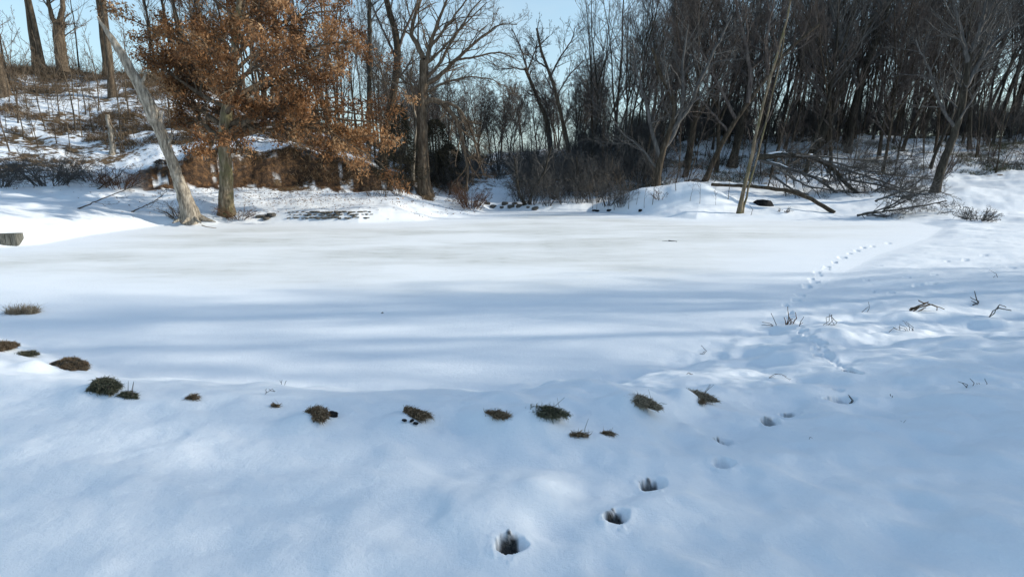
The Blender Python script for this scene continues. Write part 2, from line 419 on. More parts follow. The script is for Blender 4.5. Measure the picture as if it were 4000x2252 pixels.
# ------------------------------------------------------------------ footprints, bumps (before the ground is built)
for (fx, fy, w, bh) in [(95,925,.16,.10),(8,885,.2,.06),(222,985,.18,.05),(772,1052,.15,.05),(1018,1056,.15,.06),(1232,1058,.15,.05),(1350,1058,.18,.08),(1585,1030,.16,.09),(1728,1016,.16,.09),
                        (2330,790,.45,.10),(1950,975,.3,.06),(2090,815,.22,.05)]:
    p = ground_px(fx, fy); BUMPS.append((p[0], p[1], w, bh))
hp = [(1280,1385,.060,.065,1.25,-.7,1),(1548,1308,.056,.06,1.25,-.6,1),(1640,1208,.066,.062,1.2,-.9,.9),(1818,1166,.055,.05,1.1,.4,.1),
      (1817,1108,.058,.055,1.25,-.4,.9),(1935,1077,.062,.06,1.2,.3,.6),(1988,1035,.064,.06,1.2,.3,.5),(2112,1006,.11,.05,.6,.1,.2),(2105,985,.05,.035,.8,.2,0),
      (2140,943,.066,.07,1.6,.0,.4),(2068,893,.10,.05,.7,-.7,0),(2063,866,.06,.06,1.6,.0,0),(2050,880,.05,.03,1,.0,0),(2018,836,.07,.05,.8,0,0),(1987,800,.07,.05,.8,0,0),(1988,783,.06,.05,1,0,0),(1975,766,.07,.05,1,0,.0)]
for a in hp: add_hole(a[0], a[1], a[2], a[3], a[4], a[5], a[6])
trk = [(2001,756),(2012,741),(2031,721),(2030,717),(2048,708),(2043,701),(2060,690),(2056,684),(2080,674),(2079,670),(2100,659),(2097,656),(2117,647),(2118,644),(2137,637),(2155,629),(2172,622),(2195,617),(2235,611)]
for i, (a, b) in enumerate(trk): add_hole(a+R.normal()*1.5, b+R.normal()*.8, R.uniform(.06, .10), R.uniform(.03, .06), R.uniform(.8, 1.5), R.random()*3, 0)
for i in range(16):
    u = i/15; add_hole(2012+u*112+(i % 2)*2, 828+u*104, .045, .022, 1.5, -.6, 0)
for (a, b, r) in [(2305,716,.11),(2345,713,.10),(2430,652,.10),(2280,697,.08),(2210,668,.1),(2180,705,.07),(2380,655,.08),(2475,640,.1),(2240,735,.08),(2200,730,.07),(2545,672,.1),(2350,690,.07)]:
    add_hole(a, b, r, .035, .6, 0, 0)

# ------------------------------------------------------------------ ground sheet
def build_ground():
    A1 = np.linspace(-math.radians(47), math.radians(47), 1150)
    A0 = np.linspace(-math.pi, -math.radians(47), 110)[:-1]; A2 = np.linspace(math.radians(47), math.pi, 110)[1:-1]
    A = np.concatenate([A0, A1, A2]); na = len(A)
    Rr = np.concatenate([np.linspace(.3, 1.5, 14)[:-1], np.geomspace(1.5, 6.5, 400)[:-1], np.geomspace(6.5, 48, 260)[:-1], np.geomspace(48, 900, 90)])
    nr = len(Rr)
    AA, RR = np.meshgrid(A, Rr)
    X = RR*np.sin(AA); Y = RR*np.cos(AA)
    Z, dirt, ice, lit = terrain(X, Y, True)
    V = np.stack([X, Y, Z], -1).reshape(-1, 3)
    i = np.arange(nr-1)[:, None]*na; j = np.arange(na)[None]; j2 = (j+1) % na
    Q = np.stack([i+j, i+na+j, i+na+j2, i+j2], -1).reshape(-1, 4)[:, ::-1]
    me = mesh_np('ground', V, Q, M['snow'])
    col = np.stack([dirt, ice, lit, np.ones_like(lit)], -1).reshape(-1, 4).astype(np.float32)
    a = me.attributes.new('mask', 'FLOAT_COLOR', 'POINT'); a.data.foreach_set('color', col.ravel())
    nz = me.polygons[0].normal.z
    if nz < 0: me.flip_normals()
    tag(link('ground', me), 'snow covered ground with frozen pond, banks and wooded slopes', None, None, 'structure')
build_ground()

# ------------------------------------------------------------------ prototypes
T = {}
T['tall'] = [proto_tall('tall%d' % i, 17+1.2*i, .10+.016*i, .26+.04*(i % 3), 22, .10, 34, 'bark_dark', 'twig_dark' if i % 2 else 'twig', dens=.9, forks=(1, 2, 1, 3)[i % 4], minr=.0075, wig=.05) for i in range(6)]
T['fork'] = [proto_tall('fork%d' % i, 14+i, .14+.02*i, .22, 20, .08, 40, 'bark', 'twig', .06, 1.2, 5, minr=.008) for i in range(4)]
T['warm'] = [proto_tall('warm%d' % i, 17+i, .20+.02*i, .42, 16, .06, 46, 'bark_warm', 'twig_warm', .035, 1.0, (2, 0, 3)[i]) for i in range(3)]
T['far'] = [proto_tall('far%d' % i, 13+i, .16, .25, 18, .04, 46, 'bark', 'twig', .06, 1.3, 3, minr=.011) for i in range(3)]
T['slim'] = [proto_tall('slim%d' % i, 6+i*1.2, .045+.008*i, .3, 11, .05, 40, 'bark', 'twig', .05, .6, 0, minr=.005) for i in range(4)]
T['slimw'] = [proto_tall('slimw%d' % i, 3.5+i*1.0, .028+.006*i, .3, 9, .05, 42, 'bark_warm', 'twig_warm', .05, .6, 0, minr=.005) for i in range(3)]
SH = [proto_shrub('thicket%d' % i, 2.6+.5*i, 16, 2.2, 'twig_dark', 7, .007) for i in range(3)]
SHM = [proto_shrub('scrub%d' % i, 2.0+.5*i, 8, 2.0, 'twig', 5, .006) for i in range(3)]
SHL = [proto_shrub('bush%d' % i, 1.3+.3*i, 12, 1.4, 'twig_warm', 5, .005) for i in range(3)]

# ------------------------------------------------------------------ custom trees from measured limbs
def px_chain(pts, y, n=14, jit=.0):
    P = np.array([at_y(p[0], p[1], y+(p[2] if len(p) > 2 else 0)) for p in pts])
    s = np.concatenate([[0], np.cumsum(np.linalg.norm(np.diff(P, axis=0), axis=1))]); u = np.linspace(0, s[-1], n)
    # smooth (Catmull-like) through cubic interpolation of each axis
    out = np.stack([np.interp(u, s, P[:, i]) for i in range(3)], 1)
    for _ in range(2): out[1:-1] = (out[:-2]+2*out[1:-1]+out[2:])/4
    return out+R.normal(size=out.shape)*jit
def prad(w, y): return w/2/S/F*y          # full-photo pixel width -> radius in metres
def custom(name, label, y, limbs, mat, tmat, sub, cat='tree', twigs=True, k=12, rough=.05, minr=.006, snowcap=False, group=None, subparts=('trunk', 'crown'), base=None):
    """limbs: list of (pixel polyline, width0, width1, kind) kind 0 = trunk"""
    a, b = Tubes(), Tubes(); caps = []
    b0 = px_chain(limbs[0][0], y)[0]
    org = np.array(base) if base is not None else np.array([b0[0], y, gz(b0[0], y)])
    for (pl, w0, w1, kd) in limbs:
        n = 22 if kd == 0 else 16
        P = px_chain(pl, y, n, .012 if kd == 0 else .02)-org
        rd = np.linspace(prad(w0, y), prad(w1, y), n)
        if kd == 0 and P[0, 2] < .3: rd[:3] *= np.array([1.5, 1.22, 1.06])
        (a if kd == 0 else b).add(P, rd, k if kd == 0 else 7, rough)
        if snowcap:
            for ok in ((slice(1, 6), slice(7, 11), slice(13, 15)) if w0 > 8 else (slice(3, 6),)):
                q = P[ok]+np.array([0, 0, 1])*rd[ok, None]*.62; rq = rd[ok]*.62; rq[0] *= .3; rq[-1] *= .3
                cp = Tubes(); cp.add(q, rq, 7, .12); caps.append(cp)
        if twigs and sub.get('m1', 0):
            m = sub['m1'] if kd else sub.get('m0', 0)
            if m:
                q, dd, ln, rr = spawn(P[None], rd[None], m, .15 if kd else sub.get('t0', .5), 1, sub.get('ang', 45), 1.0, .0, .45)
                ln = R.uniform(.5, 1.1, len(ln))*sub.get('len', 3.0)*(1-.35*np.tile((np.arange(m)+.5)/m, 1))
                rr = np.clip(rr, minr*1.6, .06)
                up = sub.get('up', .04)
                lv = [dict(n=8, wig=.12, up=up, k=4, m=sub.get('m2', 7), tmin=.15, ang=40, ratio=.45, split=0, minr=minr),
                      dict(n=5, wig=.14, up=up, k=3, m=sub.get('m3', 5), tmin=.15, ang=40, ratio=.5, split=0, minr=minr*.85),
                      dict(n=4, wig=.15, up=up*.7, k=3, m=3, tmin=.15, ang=38, ratio=.6, split=0, minr=minr*.7),
                      dict(n=3, wig=.15, up=0, k=3, split=0)]
                grow(lv, q, dd, ln, rr, np.maximum(rr*.3, minr), b, b)
    r = root(name, tuple(org), label, cat, group)
    link(subparts[0], a.mesh(name+'_'+subparts[0], M[mat]), r)
    if b.V: link(subparts[1], b.mesh(name+'_'+subparts[1], M[tmat]), r)
    for cp in caps: link('snow_cover', cp.mesh(name+'_snow', M['snowcap']), r)
    return r
def shore_y(fx, fy): return ground_px(fx, fy)[1]

# leaning dead trunk (bark patches, snapped top)
yL = shore_y(478, 553)
def dead_leaner():
    pl = [(484,562),(470,510),(448,450),(425,385),(402,330),(378,268),(345,205),(300,125),(262,70),(244,42)]
    w = [52, 35, 26, 23, 25, 29, 23, 19, 14, 4]
    P = px_chain(pl, yL, 46, .008); s = np.linspace(0, 1, 46)
    rd = np.interp(s, np.linspace(0, 1, 10), [prad(v, yL) for v in w])
    P[:, 0] *= 1-s*1.6/yL; P[:, 2] = H+(P[:, 2]-H)*(1-s*1.6/yL); P[:, 1] -= s*1.6
    org = np.array([P[0, 0], yL, gz(P[0, 0], yL)])
    t = Tubes(); t.add(P-org, rd, 16, .055)
    r = root('dead_tree', tuple(org), 'pale leaning dead trunk with snapped pointed top, standing at the pond edge', 'dead tree')
    link('trunk', t.mesh('dead_trunk', M['bark_pale']), r)
    rt = Tubes()
    for k in range(9):
        a = k*.75+.3; q = np.array([np.cos(a), np.sin(a), 0])
        ps = np.array([[0, 0, .35], q*.32+[0, 0, .15], q*.62+[0, 0, .02], q*(.8+.5*R.random())+[0, 0, -.06]])
        rt.add(ps, np.array([.16, .12, .07, .02]), 7, .1)
    link('roots', rt.mesh('dead_roots', M['bark_pale']), r)
    # broken branch stubs on the bulge
    for i, s0 in ((22, 1), (25, -1), (30, 1), (17, 1)):
        sb = Tubes(); q = P[i]-org; sb.add(np.array([q, q+[s0*.28, -.1, .25], q+[s0*.42, -.12, .5]]), np.array([.09, .06, .02]), 6, .1)
        link('broken_branch', sb.mesh('dead_stub', M['bark_pale']), r)
dead_leaner()

# brown-leaved oak
def oak():
    y = shore_y(568, 538)
    P = px_chain([(570,543),(569,480),(568,420),(563,345),(572,255),(590,130),(602,0),(612,-110)], y, 40, .012)
    org = np.array([P[0, 0], y, gz(P[0, 0], y)]); P = P-org
    s = np.linspace(0, 1, 40); rd = np.interp(s, [0, .06, .2, .45, 1], [prad(46, y), prad(35, y), prad(29, y), prad(25, y), .05])
    a = Tubes(); a.add(P, rd, 14, .045)
    b = Tubes(); chains = []
    # main limbs: fraction up the trunk, azimuth (deg, 0 = right, 90 = away), elevation, length
    limbs = [(.34, -20, 18, 4.6), (.34, 12, 17, 7.6), (.32, 150, 22, 3.8), (.34, -60, 16, 4.0), (.35, -4, 15, 6.6), (.37, 20, 18, 7.4), (.33, 40, 25, 6.8), (.36, 160, 25, 4.2), (.37, -8, 28, 7.8), (.40, 120, 20, 5.0),
             (.42, -35, 28, 6.8), (.45, 168, 28, 4.9), (.47, 25, 32, 7.2), (.49, 140, 32, 4.6), (.5, 290, 30, 4.4), (.44, 60, 30, 5.6), (.38, 75, 20, 5.4), (.52, -15, 34, 6.6), (.55, 150, 35, 5.2), (.58, 60, 35, 5.4), (.6, -50, 35, 5.6), (.61, 170, 34, 5.2), (.65, 125, 38, 4.6), (.68, -25, 38, 5.4), (.66, 5, 42, 5.4),
             (.7, 100, 42, 4.6), (.74, -30, 48, 4.4), (.78, 170, 50, 4.0), (.82, 30, 55, 3.6), (.87, 240, 55, 3.0), (.92, 330, 60, 2.6), (.97, 90, 60, 2.2)]
    tips = []
    for (f, az, el, L) in limbs:
        i = int(f*39); p = P[i][None]; az = math.radians(az); el = math.radians(el)
        d = np.array([[math.cos(az)*math.cos(el), math.sin(az)*math.cos(el), math.sin(el)]])
        drop = (-.052 if L > 6 else -.035) if f < .5 else -.035
        keep = []
        lv = [dict(n=12, wig=.07, up=drop, k=6, m=11, tmin=.22, ang=44, ratio=.42, split=0, minr=.012),
              dict(n=7, wig=.13, up=-.02, k=4, m=7, tmin=.15, ang=42, ratio=.45, split=0, minr=.007),
              dict(n=5, wig=.15, up=0, k=3, m=4, tmin=.2, ang=40, ratio=.55, split=0, minr=.005),
              dict(n=4, wig=.15, up=0, k=3, split=0)]
        r0 = rd[i]*.5
        grow(lv, p, d, np.array([L]), np.array([r0]), np.array([.02]), b, b, keep)
        tips.append(keep[2][0].reshape(-1, 3)[::2]); tips.append(keep[3][0].reshape(-1, 3)[1::1])
    tp = np.concatenate(tips)
    # leafiness: clumps, thinner at the top left
    den = .60+.46*fbm(tp[:, 0]*.9, tp[:, 2]*.9+tp[:, 1]*.7, 3, 9)
    den -= .55*sst(-1.0, -4.5, tp[:, 0])*0 + .35*sst(8.5, 12.5, tp[:, 2])+.25*sst(-2.5, -5, tp[:, 0])
    tp = tp[R.random(len(tp)) < np.clip(den, .04, .95)]
    n = min(len(tp)*4, 54000); idx = R.integers(0, len(tp), n)
    c = tp[idx]+R.normal(size=(n, 3))*.13
    ax = nrm(R.normal(size=(n, 3))+np.array([0, 0, -.7])); sd = nrm(np.cross(ax, R.normal(size=(n, 3)))); up = np.cross(ax, sd)
    L = R.uniform(.055, .115, n)[:, None]; W = L*R.uniform(.28, .42, n)[:, None]
    V = np.stack([c-ax*L, c+sd*W+up*W*.35, c+ax*L, c-sd*W+up*W*.35], 1).reshape(-1, 3)
    q = np.arange(n)[:, None]*4; Ft = np.concatenate([q+[0, 1, 2], q+[0, 2, 3]])
    clump = .5+.35*fbm(c[:, 0]*1.1, c[:, 2]*1.1, 3, 19)
    tint = np.repeat(np.clip(clump+R.normal(size=n)*.17, 0, 1), 4)
    r = root('oak_tree', tuple(org), 'oak holding rusty brown dead leaves, behind the pond by the leaning dead trunk', 'tree')
    link('trunk', a.mesh('oak_trunk', M['bark_oak']), r); link('branches', b.mesh('oak_branches', M['bark_warm']), r)
    link('leaves', mesh_np('oak_leaves', V, None, M['leaf'], Ft, tint, False), r)
oak()

# big spreading bare tree at the mouth of the hollow
yB = shore_y(1068, 492)
custom('bare_tree', 'big bare tree with wide fan of limbs arching right against the sky', yB, [
 ([(1070,497),(1063,420),(1062,340),(1060,262),(1066,190),(1064,150)], 32, 20, 0),
 ([(1062,262),(1085,240),(1120,262),(1150,300),(1165,360),(1178,430),(1175,480)], 15, 4, 1),
 ([(1110,255),(1150,265),(1180,310),(1200,380),(1215,440)], 8, 2, 1),
 ([(1064,215),(1110,190),(1165,130),(1215,90),(1262,55),(1300,62)], 12, 2, 1),
 ([(1150,150),(1200,140),(1260,130),(1310,155)], 6, 1.5, 1),
 ([(1066,180),(1080,120),(1095,70),(1120,10),(1140,-50)], 13, 3, 1),
 ([(1080,120),(1120,70),(1160,20),(1195,-40)], 8, 2, 1),
 ([(1064,150),(1050,110),(1032,90),(1040,45),(1060,0),(1068,-50)], 14, 3, 1),
 ([(1064,205),(1100,170),(1150,80),(1190,20),(1230,-20)], 9, 2, 1),
 ([(1066,170),(1110,125),(1170,60),(1225,5)], 7, 2, 1),
 ([(1066,235),(1120,205),(1180,190),(1240,198),(1262,215)], 7, 1.5, 1),
 ([(1064,225),(1030,215),(1000,190),(975,200)], 6, 1.5, 1)],
 'bark_warm', 'twig_warm', dict(m1=13, m0=4, t0=.6, len=2.6, up=.03, m2=6, m3=5, ang=38), minr=.007)
custom('bare_tree', 'pale slender dead trunk just left of the big spreading tree', yB+1.0, [
 ([(1037,470),(1040,410),(1043,345),(1050,300),(1020,225),(975,200)], 10, 3, 0), ([(1046,330),(1040,260),(1030,200),(1042,120)], 5, 2, 1)], 'bark_pale', 'twig_warm', dict(m1=5, m0=3, len=1.4), minr=.006)
custom('bare_tree', 'tall bare tree with bent trunk leaning right, left of the big spreading tree', 38.0, [
 ([(962,420),(966,340),(985,260),(998,180),(1000,90),(975,20),(960,-60)], 22, 12, 0),
 ([(1000,130),(1020,70),(1050,10),(1060,-40)], 8, 3, 1), ([(998,150),(960,70),(930,0)], 7, 3, 1), ([(999,200),(1030,160),(1060,140)], 5, 2, 1)], 'bark', 'twig', dict(m1=10, m0=8, t0=.4, len=2.6, up=.05))
custom('bare_tree', 'dark straight pole-like tree reaching out of frame above the cut bank', 36.0, [
 ([(928,400),(926,320),(929,220),(930,100),(928,0),(926,-120)], 12, 8, 0), ([(928,60),(955,20),(990,-30)], 4, 2, 1), ([(928,180),(950,160),(965,130)], 3, 1.5, 1)], 'bark_dark', 'twig_dark', dict(m1=6, m0=8, t0=.3, len=1.8))

# right-hand woods: the large foreground trees
custom('bare_tree', 'dark leaning tree rooted on the snowy mound with several upright stems', shore_y(1650, 470)+.6, [
 ([(1648,478),(1655,430),(1668,370),(1690,320),(1700,260),(1660,190),(1640,120)], 19, 6, 0),
 ([(1662,400),(1640,340),(1625,260),(1600,180),(1590,100)], 11, 3, 1), ([(1685,330),(1730,280),(1760,200),(1800,120),(1840,40)], 12, 4, 1),
 ([(1672,370),(1700,330),(1720,250),(1715,160),(1730,60)], 12, 3, 1), ([(1650,420),(1610,370),(1560,330),(1530,280)], 6, 2, 1)], 'bark', 'twig_dark', dict(m1=12, m0=8, len=3.0, m2=7, up=.05, t0=.4))
custom('bare_tree', 'mossy tree leaning far right with dense high crown, behind the snowy mound', 38.5, [
 ([(1765,478),(1790,410),(1830,330),(1880,260),(1930,190),(1985,120),(2060,60)], 14, 6, 0),
 ([(1880,260),(1890,180),(1870,90),(1850,10),(1845,-60)], 12, 4, 1), ([(1850,300),(1800,200),(1760,120),(1700,40)], 9, 2, 1), ([(1930,190),(1925,110),(1940,30),(1960,-40)], 9, 3, 1), ([(1830,330),(1780,270),(1700,190)], 6, 2, 1)], 'bark', 'twig', dict(m1=12, m0=8, len=3.2, m2=6, up=.06))
custom('bare_tree', 'thick tree with massive steep limbs in the middle of the right wood', 43.0, [
 ([(1840,420),(1860,330),(1880,250),(1885,170),(1880,110)], 19, 15, 0),
 ([(1880,150),(1850,110),(1820,50),(1800,-30)], 11, 4, 1), ([(1880,140),(1900,80),(1905,20),(1915,-60)], 11, 4, 1), ([(1885,170),(1940,120),(2000,90),(2060,50)], 12, 4, 1), ([(1885,190),(1820,150),(1760,60),(1735,-10)], 9, 3, 1)], 'bark_dark', 'twig_dark', dict(m1=12, m0=4, len=3.2, m2=6, up=.06))
custom('bare_tree', 'slender pale twin-stemmed trunk leaning right at the far pond edge', shore_y(1858, 536), [
 ([(1857,540),(1868,480),(1885,420),(1900,340),(1922,250),(1948,160),(1975,70),(1995,-40)], 10, 3, 0),
 ([(1866,538),(1880,480),(1903,400),(1925,310),(1945,220),(1965,150),(1975,60)], 5, 2, 0), ([(1890,410),(1905,350),(1930,300),(1950,260)], 4, 2, 1)], 'bark_oak', 'twig', dict(m1=5, m0=6, len=1.6, m2=4, m3=3, t0=.5))
custom('bare_tree', 'dark tree leaning right with high raking limbs near the right edge', shore_y(2350, 483), [
 ([(2348,492),(2368,420),(2398,340),(2418,270),(2430,200),(2440,130)], 20, 11, 0),
 ([(2425,220),(2460,160),(2500,100),(2560,60)], 12, 4, 1), ([(2436,160),(2420,90),(2400,20),(2390,-50)], 11, 4, 1), ([(2440,130),(2470,60),(2480,0),(2500,-60)], 11, 4, 1), ([(2400,320),(2360,260),(2340,180),(2300,100)], 8, 3, 1)], 'bark_dark', 'twig_dark', dict(m1=12, m0=5, len=3.2, m2=6, up=.05))
custom('bare_tree', 'thick dark trunk leaning right left of the fallen crown', 44.0, [
 ([(2040,400),(2075,320),(2110,230),(2125,160),(2170,70),(2240,0),(2300,-50)], 20, 10, 0),
 ([(2120,190),(2115,100),(2090,20),(2080,-50)], 12, 4, 1), ([(2150,110),(2210,60),(2290,30)], 9, 3, 1), ([(2090,270),(2030,190),(2010,90)], 9, 3, 1)], 'bark_dark', 'twig_dark', dict(m1=12, m0=5, len=3.2, m2=6, up=.05))
custom('bare_tree', 'dark upright tree with leaning twin right of the thick leaning trunk', 45.0, [
 ([(2130,390),(2145,300),(2160,220),(2185,150),(2220,60),(2250,-40)], 16, 8, 0), ([(2180,160),(2240,110),(2310,60),(2360,20)], 9, 3, 1), ([(2160,230),(2130,140),(2140,50)], 8, 3, 1)], 'bark_dark', 'twig_dark', dict(m1=12, m0=5, len=3.0, m2=6, up=.05))
custom('bare_tree', 'tilted bare tree with sparse crown standing left of the gap in the woods', 50.0, [
 ([(1395,470),(1385,390),(1375,300),(1345,230),(1320,170)], 13, 7, 0), ([(1330,190),(1310,120),(1285,70)], 5, 2, 1), ([(1325,180),(1350,120),(1380,90)], 5, 2, 1), ([(1322,175),(1290,170),(1240,175)], 4, 1.5, 1)], 'bark', 'twig', dict(m1=12, m0=4, len=2.6, m2=6, up=.06), minr=.009)
custom('bare_tree', 'slanting grey tree with fan of thin limbs right of the sky gap', 47.0, [
 ([(1440,430),(1425,350),(1405,260),(1385,190),(1360,130),(1350,70)], 12, 5, 0), ([(1385,190),(1410,140),(1440,100),(1445,70)], 5, 2, 1), ([(1375,170),(1345,150),(1350,100)], 4, 2, 1), ([(1400,240),(1430,190),(1470,150)], 4, 2, 1)], 'bark_warm', 'twig', dict(m1=12, m0=5, len=2.4, m2=6, up=.05), minr=.009)

# ridge trees on the left hill
def px_on(fx, fy):
    p = ground_px(fx, fy)
    while fx < 1000 and p[1] > 56: fy += 3; p = ground_px(fx, fy)
    d = np.array(ray(fx, fy)); k = np.linspace(.93, 1.07, 60)*p[1]/d[1]
    g = terrain(d[0]*k, d[1]*k); j = int(np.argmax(H+d[2]*k < g))
    if 0 < j: p = np.array([d[0]*k[j], d[1]*k[j], g[j]])
    else: p[2] = float(terrain(p[:1], p[1:2])[0])
    return p
ridge = [(8,232,'warm',1,1.5,'thick trunk at the left edge of the photo, standing on the hill'),
 (90,168,'warm',0,1.25,'tall straight trunk, left of the close pair on the ridge'), (108,166,'warm',2,.95,'thinner trunk, right one of the close pair on the ridge'),
 (285,240,'warm',2,1.05,'straight trunk standing half way up the snowy hill'),(268,172,'warm',0,1.2,'trunk behind the snapped top of the leaning dead trunk'),
 (392,190,'tall',0,.9,'dark trunk between the dead leaner and the oak, on the ridge'), (448,178,'tall',3,.95,'left one of three ridge trunks showing through the oak leaves'),(468,180,'warm',1,.95,'middle one of three ridge trunks showing through the oak leaves'),(482,182,'tall',2,.85,'right one of three ridge trunks showing through the oak leaves'),
 (20,200,'slim',3,1.2,'slim young tree on the ridge by the left edge'), (200,175,'slim',2,1.2,'slim young tree between the forked tree and the dead leaner')]
for (fx, fy, k, i, sc, lab) in ridge:
    p = px_on(fx, fy); put_tree('ridge_tree', T[k][i], p[0], p[1], lab, 'trees on the left ridge', sc=sc)
custom('bare_tree', 'stout forked tree with goblet shaped limbs on the left ridge', 44.0, [
 ([(158,180),(152,130),(148,80),(150,50)], 26, 22, 0), ([(148,80),(130,40),(118,-10)], 13, 6, 0), ([(150,55),(158,20),(155,-40)], 13, 7, 0), ([(152,120),(140,90),(135,60)], 4, 2, 1)], 'bark_warm', 'twig_warm', dict(m1=6, m0=5, len=2.2, t0=.6))
# more trees along the ridge and behind the oak
behind = [(530,185,'warm',0,.9),(575,190,'tall',1,.9),(640,200,'tall',2,.85),(690,215,'warm',2,.8),(735,235,'tall',4,.75),(790,265,'fork',0,.8),(815,285,'warm',1,.75),(850,300,'tall',5,.7),(340,172,'slim',2,1.4),
          (880,315,'slim',3,1.4),(905,340,'tall',0,.7),(948,350,'tall',1,.72),(1005,365,'tall',3,.7),(425,185,'slim',1,1.6),(510,186,'slim',2,1.6),(610,196,'fork',2,.8),(665,205,'slim',3,1.5),(760,255,'slim',2,1.6),(830,292,'slim',3,1.6)]
for n_, (fx, fy, k, i, sc) in enumerate(behind):
    p = px_on(fx, fy+6); p[1] += R.random()*3
    put_tree('bare_tree', T[k][i], p[0], p[1], 'bare tree on the hill top seen through and beside the oak', 'hill top trees behind the oak', sc=sc)
# saplings scattered over the left hill
lefts = [(15,330),(40,310),(60,350),(85,345),(130,300),(150,290),(160,335),(115,330),(205,345),(230,240),(245,280),(190,250),(120,260),(310,330),(330,300),(350,260),(45,270),(20,260),(75,300),(225,330),(180,330),(260,330),(300,310),
         (145,360),(95,370),(345,345),(420,300),(440,320),(385,330),(210,290),(60,250),(95,240),(320,255),(405,270),(460,300),(300,350),(270,365),(30,380),(175,375),(440,350),(490,330),(520,350)]
for n_, (fx, fy) in enumerate(lefts):
    p = px_on(fx+R.normal()*4, fy)
    put_tree('sapling', T['slimw'][n_ % 3], p[0], p[1], 'thin sapling growing on the snowy left hillside', 'saplings on the left hillside', 'sapling', sc=R.uniform(.7, 1.5))
# thin trees above the cut bank, between oak and big tree
for n_, fx in enumerate([818,835,862,880,893,905,945,958,1010,1022,990,870,850,1095,1110,1130]):
    fy = np.interp(fx, [800, 900, 1000, 1120], [340, 385, 430, 445]); p = px_on(fx, fy+R.normal()*6)
    put_tree('sapling', T['slim'][n_ % 4], p[0], p[1], 'slim dark young tree above the brown cut bank', 'young trees above the cut bank', sc=R.uniform(.8, 1.4))

# ------------------------------------------------------------------ woods: scattered by the land, not the lens
def scatter(n, tr, yr, mind, seed):
    g = np.random.default_rng(seed); out = []
    tries = 0
    while len(out) < n and tries < n*80:
        tries += 1; y = g.uniform(*yr); t = g.uniform(*tr); x = t*y
        if all((x-a)**2+(y-b)**2 > mind*mind for a, b in out): out.append((x, y))
    return out
for n_, (x, y) in enumerate(scatter(122, (.15, 1.10), (47, 68), 1.35, 3)):
    t = x/y; hs = np.interp(t, [.15, .25, .4, .6, 1.1], [.72, .86, .98, 1.05, 1.1])*R.uniform(.82, 1.1)
    pr = (T['tall']+T['fork'][:2])[int(R.integers(0, 8))]
    put_tree('bare_tree', pr, x, y, 'tall bare tree in the dense dark wood on the right hill', 'trees of the dense right wood', sc=hs, tilt=R.normal(.05+.12*t, .06))
for n_, (x, y) in enumerate(scatter(40, (.10, 1.0), (39, 49), 1.6, 4)):
    pr = (T['fork']+T['tall'])[int(R.integers(0, 10))]
    put_tree('bare_tree', pr, x, y, 'bare tree on the snowy slope in front of the dense right wood', 'trees on the right slope', sc=R.uniform(.6, .9), tilt=R.normal(.10, .09))
for n_, (x, y) in enumerate(scatter(75, (.12, .98), (37, 49), 1.0, 5)):
    put_tree('sapling', T['slim'][n_ % 4], x, y, 'thin young tree on the snowy right slope', 'saplings on the right slope', 'sapling', sc=R.uniform(.45, .9), tilt=R.normal(.03, .1))
for n_, (x, y) in enumerate(scatter(110, (.13, 1.08), (48, 64), 1.0, 27)):
    put_tree('sapling', T['slim'][n_ % 4], x, y, 'slim dark pole-like young tree inside the dense right wood', 'slim young trees in the right wood', 'sapling', sc=R.uniform(1.2, 2.3), tilt=R.normal(.08, .06))
for n_, (x, y) in enumerate(scatter(70, (-.24, .17), (55, 100), 1.9, 6)):
    t = x/y; pr = T['far'][n_ % 3]
    hs = np.interp(t, [-.24, -.1, .0, .06, .17], [1.0, .85, .62, .7, .85])*(y/85)*R.uniform(.85, 1.15)
    put_tree('bare_tree', pr, x, y, 'distant bare tree in the hollow behind the pond', 'distant trees in the hollow', sc=hs)
for n_, (x, y) in enumerate(scatter(18, (-.62, -.2), (50, 70), 2.2, 8)):
    put_tree('bare_tree', T['fork' if n_ % 2 else 'warm'][n_ % 3], x, y, 'bare tree beyond the crest of the left hill', 'trees beyond the left crest', sc=R.uniform(.6, .85))
# wood beyond the right-hand edge: it throws the long shade over the near snow
g = np.random.default_rng(12)
off = []
while len(off) < 76:
    x = g.uniform(17, 62); y = g.uniform(-12.5, 16)
    if x < 1.02*y+3.5 : continue
    if g.random() < (y-5)/11*.9: continue
    if all((x-a)**2+(y-b)**2 > 1.8**2 for a, b in off): off.append((x, y))
for n_, (x, y) in enumerate(off):
    put_tree('shade_tree', (T['fork']+T['tall'])[n_ % 10], x, y, 'bare tree just outside the right edge, shading the near snow', 'trees outside the right edge', sc=g.uniform(.7, 1.05))

# ------------------------------------------------------------------ thickets and shrubs
for n_, (x, y) in enumerate(scatter(54, (.015, .26), (37, 52), 1.0, 20)):
    put('shrub', SH[n_ % 3], x, y, 'dark leafless thicket shrub in the hollow right of the creek', 'shrub', 'dark thicket shrubs', sc=R.uniform(.6, 1.15))
for n_, (x, y) in enumerate(scatter(20, (-.16, .03), (50, 62), 1.2, 26)):
    put('shrub', SH[n_ % 3], x, y, 'dark brush far back in the hollow', 'shrub', 'brush in the far hollow', sc=R.uniform(.6, 1.0))
for n_, (x, y) in enumerate(scatter(90, (.12, 1.10), (48, 58), 1.0, 21)):
    put('shrub', SH[n_ % 3], x, y, 'dark leafless shrub under the dense right wood', 'shrub', 'undergrowth shrubs of the right wood', sc=R.uniform(.85, 1.4))
for n_, (x, y) in enumerate(scatter(46, (.1, 1.0), (36.5, 46), 1.0, 25)):
    put('shrub', SHM[n_ % 3], x, y, 'sparse grey leafless shrub on the snowy right slope', 'shrub', 'sparse shrubs on the right slope', sc=R.uniform(.5, 1.0))
